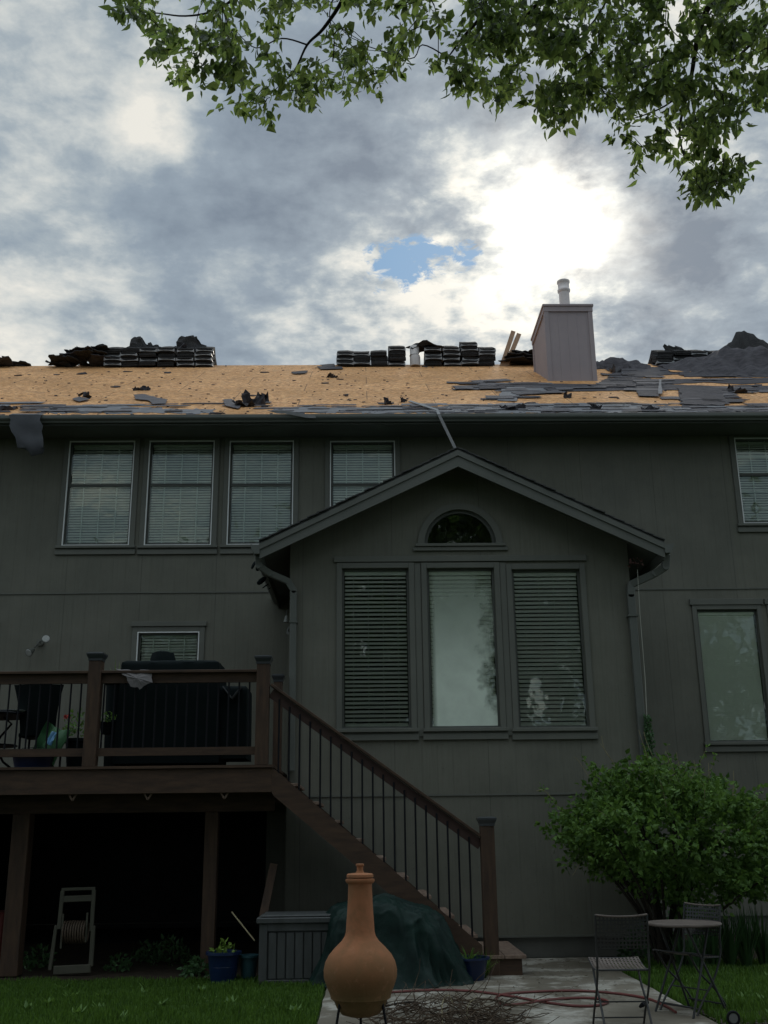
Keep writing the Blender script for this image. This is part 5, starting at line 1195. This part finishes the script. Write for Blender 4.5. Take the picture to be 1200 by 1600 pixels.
# ------------------------------------------------------------------ twigs
rd = random.Random(33)
def twig(a, d, L, r, n=6, wob=.25, up=0.0):
    P_ = [Vector(a)]; d = Vector(d).normalized()
    for _ in range(n): d = (d+rv(rd)*wob+Vector((0, 0, up))).normalized(); P_.append(P_[-1]+d*L/n)
    return P_
mb = MB()
for _ in range(420):
    c = G(rd.uniform(590, 800), rd.uniform(1578, 1640)); h_z = rd.uniform(.0, .09); a = rd.uniform(0, 6.28)
    P_ = twig((c.x, c.y, h_z), (math.cos(a), math.sin(a), rd.uniform(-.15, .25)), rd.uniform(.15, .6), .004, 5, .3)
    for p in P_: p.z = max(.004, p.z)
    mb.tube(P_, [rd.uniform(.003, .007)*(1-i*.12) for i in range(6)], 4)
tag(mb.build('brush_pile', M_twig, None, base=G(700, 1600)), 'low tangle of dry cut twigs on the patio beside the chiminea', 'brush', None, 'stuff')
for lb, P_, r, mt in (('dark crooked branch arching up at the left end of the brush pile', [G(596, 1575, .02), G(620, 1568, .05), G(646, 1566, .12), G(655, 1573, .06), G(663, 1585, .02)], .008, M_bark),
                      ('pale bare twig standing up in the middle of the brush pile', [G(692, 1610, .02), W(691, 1568, 9.6), W(701, 1555, 9.6), W(708, 1572, 9.6), G(707, 1588, .01)], .004, M_straw),
                      ('pale short twig standing upright right of the middle of the brush pile', [G(730, 1605, .0), W(731, 1572, 9.3), W(745, 1558, 9.3)], .004, M_straw),
                      ('thin curved twig leaning from the brush pile toward the hose loop', [G(766, 1590, .01), G(775, 1578, .06), G(790, 1566, .12), G(808, 1558, .14)], .004, M_bark),
                      ('long dark stick lying flat at the right end of the brush pile', [G(700, 1592, .03), G(740, 1593, .03), G(766, 1592, .03), G(803, 1594, .03), G(821, 1578, .02)], .006, M_bark)):
    tag(MB().tube(smooth_path(P_, 4), r, 6).build('branch', mt, None, base=P_[0]), lb, 'branch')
# leaf litter on the patio
V = []; Fc = []
for _ in range(240):
    c = G(rd.uniform(760, 990), 1500+70*rd.random()**1.6); a = rd.uniform(0, 6.28)
    add_leaf(V, Fc, Vector((c.x, c.y, .008)), Vector((math.cos(a), math.sin(a), .1)).normalized(), Vector((-math.sin(a), math.cos(a), .2)).normalized(), rd.uniform(.015, .05), .2, 1.3)
mb = MB(); mb.v = V; mb.f = Fc; tag(mb.build('leaf_litter', mat('dead_litter', (.07, .05, .03), (.12, .10, .07), .9)), 'small dead leaves and crumbs scattered on the patio near the wall', 'litter', None, 'stuff')
# ------------------------------------------------------------------ shrub
def shrub():
    cx, cy, cz = 3.62, 12.9, 1.40; o = thing('leafy_shrub', (cx, cy, 0), 'large rounded green leafy shrub against the wall behind the bistro set', 'shrub'); rd = random.Random(8)
    V = []; Fc = []; tips = []
    for i in range(1000):
        a = rd.uniform(0, 6.28); th = math.acos(rd.uniform(-.75, 1)); r = rd.uniform(.45, 1.0)**.5
        n_ = 1+.42*noise.noise(Vector((math.cos(a)*1.6, math.sin(a)*1.6, th*1.5)))
        p = Vector((cx+.05+1.30*r*n_*math.sin(th)*math.cos(a), cy+.85*r*n_*math.sin(th)*math.sin(a), cz+.0+.76*r*n_*math.cos(th)-.12*math.sin(th)*math.cos(a)))
        if p.z < 1.15 and (p.x < cx-.75 or rd.random() < .15): 
            if rd.random() < .5: continue
        out = (p-Vector((cx, cy, cz-.3))).normalized(); tips.append(p)
        tw = (out+rv(rd)*.5+Vector((0, 0, .15))).normalized(); L = rd.uniform(.14, .30)
        for k in range(15):
            q = p+tw*(L*(k/15-.4))+rv(rd)*.045; s = rv(rd); d = (tw*.35+rv(rd)*.8+out*.3+Vector((0, -.15, -.25))).normalized(); sd = d.cross(s).normalized()
            add_leaf(V, Fc, q, d, sd, rd.uniform(.05, .095), .3, 1.6)
    for i in range(420):
        p = Vector((cx+rd.gauss(.2, .65), cy+rd.uniform(-.45, .45), rd.uniform(.5, 1.15)))
        if p.z < .52+.42*abs(p.x-cx-.2): continue
        for k in range(12):
            q = p+rv(rd)*.09; d = (rv(rd)*.8+Vector((0, -.25, -.5))).normalized(); add_leaf(V, Fc, q, d, d.cross(rv(rd)).normalized(), rd.uniform(.05, .085), .3, 1.6)
    for (px, py) in ((850, 1232), (862, 1250), (866, 1290), (875, 1310), (858, 1300), (1175, 1242), (1150, 1245), (1010, 1185), (930, 1205), (1120, 1222)):
        p = W(px, py, 12.8)
        for k in range(9): d = (rv(rd)+Vector((0, 0, -.3))).normalized(); add_leaf(V, Fc, p+rv(rd)*.06, d, d.cross(rv(rd)).normalized(), .055, .3, 1.5)
    spr = []
    for _ in range(110):
        p = tips[rd.randrange(len(tips))]; out = (p-Vector((cx, cy, cz-.5)))
        if out.length < .75 or p.y > cy+.3: continue
        out = (out.normalized()+Vector((rd.uniform(-.3, .3), 0, rd.uniform(.1, .7)))).normalized(); L = rd.uniform(.18, .42)
        P_ = twig(p, out, L, .003, 5, .18); spr.append(P_)
        for q in P_[1:]:
            for _k in range(3): d = (out*.4+rv(rd)).normalized(); add_leaf(V, Fc, q+rv(rd)*.015, d, d.cross(rv(rd)).normalized(), rd.uniform(.035, .07), .3, 1.4)
    mb = MB(); mb.v = V; mb.f = Fc; mb.build('foliage', M_bush, o)
    mb = MB()
    for P_ in spr: mb.tube(P_, [.004, .0035, .003, .0025, .002, .0015], 4)
    mb.build('sprig', M_straw, o)
    mb = MB(); base = Vector((cx-.1, cy+.1, 0))
    for i in range(26):
        t = tips[rd.randrange(len(tips))]; m_ = base.lerp(t, .5)+Vector((0, 0, .1)); m_.z = min(m_.z, t.z)
        mb.tube(smooth_path([base+Vector((rd.uniform(-.15, .15), rd.uniform(-.1, .1), 0)), m_, t], 4), [.022-.0018*k for k in range(9)], 6)
    mb.build('stem', M_bark, o)
    mb = MB()
    for P_ in ([(1060, 1222), (1050, 1198), (1039, 1172)], [(1071, 1224), (1062, 1200), (1057, 1175)], [(1078, 1222), (1086, 1202), (1084, 1188)], [(1108, 1215), (1107, 1192)], [(1144, 1250), (1146, 1225), (1146, 1204)], [(1012, 1185), (1004, 1160), (998, 1140)], [(1020, 1182), (1010, 1158), (1006, 1143)], [(958, 1190), (945, 1172), (940, 1150)], [(960, 1195), (948, 1176), (938, 1162)], [(920, 1215), (905, 1190), (897, 1183)], [(1150, 1255), (1165, 1244), (1172, 1240)], [(866, 1252), (850, 1235), (838, 1236)], [(1118, 1252), (1122, 1235)], [(905, 1350), (895, 1368)]):
        mb.tube(smooth_path([W(x, y, 12.75) for x, y in P_], 4), .0035, 5)
    mb.build('shoot', M_straw, o)
shrub()
iv = thing('climbing_ivy', (3.7, 13.9, 0), 'narrow dark ivy climbing the house corner above the shrub', 'vine')
V = []; Fc = []; rd = random.Random(12)
for _ in range(420):
    z = rd.uniform(1.6, 2.95); wv = .03+.11*(2.95-z)/1.3; p = Vector((3.70+rd.uniform(-wv, wv*.7), 13.86+rd.uniform(-.03, .04), z)); d = (Vector((0, -.5, -1))+rv(rd)*.9).normalized(); add_leaf(V, Fc, p, d, d.cross(Vector((0, 1, .2))+rv(rd)*.3).normalized(), rd.uniform(.035, .06), .2, 2)
mb = MB(); mb.v = V; mb.f = Fc; mb.build('foliage', M_iris, iv); MB().tube([(3.72, 13.87, 0), (3.71, 13.88, 1.5), (3.70, 13.88, 2.9)], .008, 6).build('stem', M_bark, iv)
# iris clumps right
k = 0
for (px, py, L, n) in ((1088, 1520, .42, 60), (1115, 1516, .55, 80), (1142, 1514, .60, 90), (1168, 1514, .62, 90), (1194, 1512, .60, 90), (1065, 1515, .35, 40)):
    p = G(px, py, 0); p.y = max(p.y, 12.2)
    o = bladeplant((p.x, p.y, 0), n, L*1.15, .022, M_iris, random.Random(40+k), .45, arch=.35).build('iris_clump', M_iris, None, base=(p.x, p.y, 0))
    tag(o, '%s clump from the left of dark strap leaves in the right bed' % ORD[[1, 2, 3, 4, 5, 0][k]], 'plant', 'strap leaved clumps in the right bed'); k += 1
o = bladeplant((G(765, 1535).x-.03, 12.2, 0), 90, .34, .012, M_grass, random.Random(50), .7).build('grass_tuft', M_grass, None, base=(G(765, 1535).x, 12.2, 0)); tag(o, 'shaggy tuft of weeds at the foot of the stair newel post', 'weeds')
for k, (px, py, r, n, L, lb) in enumerate(((178, 1520, .16, 90, .07, 'weeds growing at the right wheel of the hose cart'), (50, 1515, .22, 120, .08, 'low dark weeds beside the leftmost deck post'), (258, 1508, .28, 220, .07, 'wide low dark green plant under the deck left of the blue planter'), (300, 1528, .16, 130, .07, 'broad leaved weed against the left side of the blue planter'), (225, 1505, .22, 150, .07, 'leafy weed in the shade right of the hose cart'), (1010, 1500, .30, 220, .08, 'low leafy plant under the shrub behind the nearest chair'), (1040, 1470, .35, 200, .08, 'taller leafy plant under the shrub behind the table'))):
    p = G(px, py); tag(leafyclump((p.x, p.y+.2, 0), r, n, L, random.Random(60+k), 1.1).build('weed_clump', M_iris, None, base=(p.x, p.y+.2, 0)), lb, 'weeds')
# gravel at lower right
V = []; Fc = []; rd = random.Random(14)
for _ in range(1500):
    x = rd.uniform(2.86, 3.7); y = rd.uniform(9.2, 9.95-.3*(x-2.86)); s = rd.uniform(.006, .02); n = len(V)
    V += [Vector((x+s*math.cos(a)*rd.uniform(.7, 1.2), y+s*math.sin(a)*rd.uniform(.7, 1.2), -.01+(.01 if q else s*.9))) for q in (1, 0) for a in (0, 1.26, 2.51, 3.77, 5.03)]
    Fc += [(n+5, n+6, n+7, n+8, n+9)]+[(n+j, n+(j+1) % 5, n+5+(j+1) % 5, n+5+j) for j in range(5)]
mb = MB(); mb.v = V; mb.f = Fc; tag(mb.build('gravel', mat('edge_gravel', (.14, .12, .10), (.06, .05, .04), .9, .2, 30)), 'loose gravel and chips beside the patio edge at the lower right', 'gravel', None, 'stuff')
# ------------------------------------------------------------------ overhanging tree
def tree():
    o = thing('overhanging_tree', (5.2, 1.0, 0), 'leafy tree whose backlit boughs hang across the top of the view', 'tree'); rd = random.Random(17)
    low = [(170, -30), (176, 28), (200, 50), (232, 70), (245, 92), (285, 128), (330, 150), (365, 172), (420, 190), (460, 176), (505, 178), (540, 150), (560, 128), (590, 142), (622, 110), (640, 78), (668, 110), (690, 105), (715, 120), (730, 165), (760, 180), (800, 178), (820, 150), (850, 190), (880, 195), (905, 165), (940, 150), (960, 180), (965, 215), (985, 262), (1020, 262), (1050, 250), (1090, 290), (1100, 320), (1130, 300), (1160, 296), (1176, 270), (1165, 220), (1130, 196), (1165, 165), (1200, 190), (1240, 170)]
    def edge(x):
        for (a, b) in zip(low, low[1:]):
            if min(a[0], b[0]) <= x <= max(a[0], b[0]) and a[0] != b[0]: return a[1]+(b[1]-a[1])*(x-a[0])/(b[0]-a[0])
        return -30
    holes = [(470, 60, 36, 40), (585, 45, 24, 26), (525, 105, 24, 14), (545, 25, 22, 16), (665, 65, 26, 26), (850, 110, 26, 20), (1000, 190, 26, 18), (1060, 215, 20, 26), (905, 78, 18, 14), (640, 20, 22, 14), (740, 150, 30, 10), (1120, 100, 14, 22), (320, 20, 22, 22), (410, 100, 16, 10), (1150, 215, 30, 18), (810, 165, 20, 12), (960, 130, 24, 10), (390, 30, 14, 12), (1085, 60, 12, 16)]
    V = []; Fc = []; nodes = []
    for i in range(8600):
        x = rd.uniform(168, 1235); y = rd.uniform(-60, 322)
        e = edge(x)
        if x > 1165 and y > 205: continue
        if x > 1130 and 170 < y < 196 and rd.random() < .7: continue
        if x > 955 and x < 1165 and y > 200: pass
        if y > e-8: continue
        if any(((x-a)/c)**2+((y-b)/d)**2 < 1.0 for a, b, c, d in holes): continue
        dens = .16 if x < 620 else .26
        if x < 260: dens = .15
        dens *= 1.0 if y > 0 else .8
        dens *= (1.7 if x > 620 and y < 105 else 1.45)*(.22+2.0*max(0, 1.5*noise.noise(Vector((x*.026, y*.026, 2)))+.24))
        if rd.random() > dens: continue
        D = rd.uniform(3.9, 5.3)+.5*noise.noise(Vector((x*.01, y*.01, 7)))
        c = W(x, y, D); nodes.append((c, (x, y))); m_ = rd.randint(7, 15)
        tw = Vector((rd.uniform(-.8, .5), rd.uniform(-.5, .5), rd.uniform(-.5, .1))).normalized()
        for k in range(m_):
            p = c+tw*(.13*(k/m_-.3))+rv(rd)*.03; d = (Vector((0, 0, -.75))+rv(rd)*.85+tw*.4).normalized(); s = d.cross(rv(rd)).normalized()
            add_leaf(V, Fc, p, d, s, rd.uniform(.030, .072), rd.uniform(.1, .5), rd.uniform(1.0, 1.6))
    mb = MB(); mb.v = V; mb.f = Fc; mb.build('foliage', M_leaf, o)
    trunk = MB().tube([(5.2, 1.0, -.1), (5.15, 1.0, 1.2), (5.0, 1.1, 3.0), (4.7, 1.4, 5.0), (4.3, 1.6, 7.0), (3.8, 1.6, 9.0)], [.30, .24, .21, .18, .13, .06], 14).build('trunk', M_bark, o, smooth=True)
    mb = MB()
    def br(P_, r0, r1):
        P3 = smooth_path([W(x, y, D) for x, y, D in P_], 5); n = len(P3); mb.tube(P3, [r0+(r1-r0)*i/(n-1) for i in range(n)], 6)
    br([(1300, -420, 3.6), (1180, -120, 4.2), (1112, 0, 4.5), (1090, 60, 4.6), (1080, 120, 4.7), (1062, 200, 4.8), (1070, 250, 4.8)], .028, .003)
    br([(1260, -300, 3.6), (1000, -120, 4.2), (780, -20, 4.5), (757, 20, 4.6), (722, 60, 4.7), (700, 90, 4.8)], .024, .003)
    br([(900, -80, 4.4), (840, 5, 4.5), (790, 55, 4.6), (745, 90, 4.6)], .012, .003)
    br([(900, -160, 4.3), (560, -60, 4.6), (535, 0, 4.6), (505, 45, 4.7), (480, 70, 4.8), (460, 110, 4.8), (430, 140, 4.8)], .016, .002)
    br([(560, -60, 4.6), (400, -20, 4.7), (340, 15, 4.8), (290, 25, 4.8), (240, 20, 4.9), (190, 20, 4.9)], .010, .002)
    br([(1290, -200, 4.1), (1210, 10, 4.4), (1180, 60, 4.5), (1150, 90, 4.5), (1100, 120, 4.6)], .015, .003)
    br([(1090, 60, 4.6), (1040, 90, 4.6), (960, 125, 4.7)], .008, .002); br([(1085, 130, 4.7), (1040, 165, 4.7), (1000, 182, 4.8), (985, 185, 4.8)], .006, .002)
    br([(1080, 150, 4.7), (1090, 200, 4.8), (1112, 235, 4.8), (1120, 280, 4.8)], .006, .002); br([(700, 90, 4.8), (660, 70, 4.8), (640, 92, 4.8), (560, 70, 4.8), (535, 95, 4.8)], .004, .002)
    br([(357, 100, 4.8), (357, 60, 4.8), (350, 0, 4.7)], .004, .003); br([(480, 70, 4.8), (440, 60, 4.8), (400, 75, 4.8), (370, 50, 4.8)], .005, .002)
    br([(520, 96, 4.7), (522, 60, 4.7), (515, 20, 4.7), (530, -30, 4.7)], .004, .003); br([(560, 95, 4.7), (545, 80, 4.7), (520, 70, 4.7)], .003, .003)
    br([(870, 80, 4.6), (900, 60, 4.6), (930, 30, 4.6), (960, -20, 4.6)], .005, .004); br([(905, 95, 4.6), (935, 70, 4.6), (930, 30, 4.6)], .004, .003)
    for i in range(420):
        a = nodes[rd.randrange(len(nodes))][0]; b = min((q[0] for q in nodes if (q[0]-a).length > .07), key=lambda q: (q-a).length)
        if (b-a).length > .3: continue
        mb.tube([a, a.lerp(b, .5)+rv(rd)*.02, b], .0022, 4, False)
    mb.build('branch', M_bark, o)
    # unseen crown added above and behind the viewer, spread wide to shade the yard
    V = []; Fc = []
    for i in range(30000):
        a = rd.uniform(0, 6.28); th = math.acos(rd.uniform(-.5, 1)); r = rd.uniform(.5, 1)**.5
        p = Vector((1.4+7.5*r*math.sin(th)*math.cos(a), -1.8+5.6*r*math.sin(th)*math.sin(a), 8.6+3.0*r*math.cos(th)))
        v_ = p-Vector((0, 0, EYE)); zc = v_.dot(_f)
        if zc > 0 and abs(v_.dot(CR)/zc) < .40 and v_.dot(CU)/zc < .50: continue
        d = (Vector((0, 0, -.6))+rv(rd)).normalized(); add_leaf(V, Fc, p, d, d.cross(rv(rd)).normalized(), rd.uniform(.16, .30), .3, 1.6)
    mb = MB(); mb.v = V; mb.f = Fc; mb.build('crown', M_leaf, o)
tree()
# trees behind the viewer: seen only as reflections in the panes
def backtree(x, y, hgt, r, seed):
    rd = random.Random(seed); o = thing('garden_tree', (x, y, 0), 'dark leafy garden tree mirrored in the panes, %s from the left' % ORD[seed-90], 'tree', 'garden trees mirrored in the panes')
    MB().tube([(x, y, 0), (x+.2, y, hgt*.5), (x, y, hgt*.85)], [.28, .2, .08], 10).build('trunk', M_bark, o)
    V = []; Fc = []
    for i in range(3600):
        c = Vector((x, y, hgt*.62))+Vector((rd.gauss(0, r*.45), rd.gauss(0, r*.35), rd.gauss(0, hgt*.19)))
        if noise.noise(c*.6) < -.12 or c.z < 1.5: continue
        d = rv(rd); add_leaf(V, Fc, c, d, d.cross(rv(rd)).normalized(), rd.uniform(.25, .5), .2, 2)
    mb = MB(); mb.v = V; mb.f = Fc; mb.build('crown', M_bgl, o)
for i, (x, y, h_1, r) in enumerate(((-13, -9, 11, 3.8), (-9, -8, 11, 3.6), (-4.5, -10, 12, 3.6), (.5, -9, 10, 3.4), (5.5, -10, 13, 3.8), (10.5, -9, 11, 3.6), (15, -10, 13, 4))): backtree(x, y, h_1, r, 90+i)
print('objects', len(bpy.data.objects))
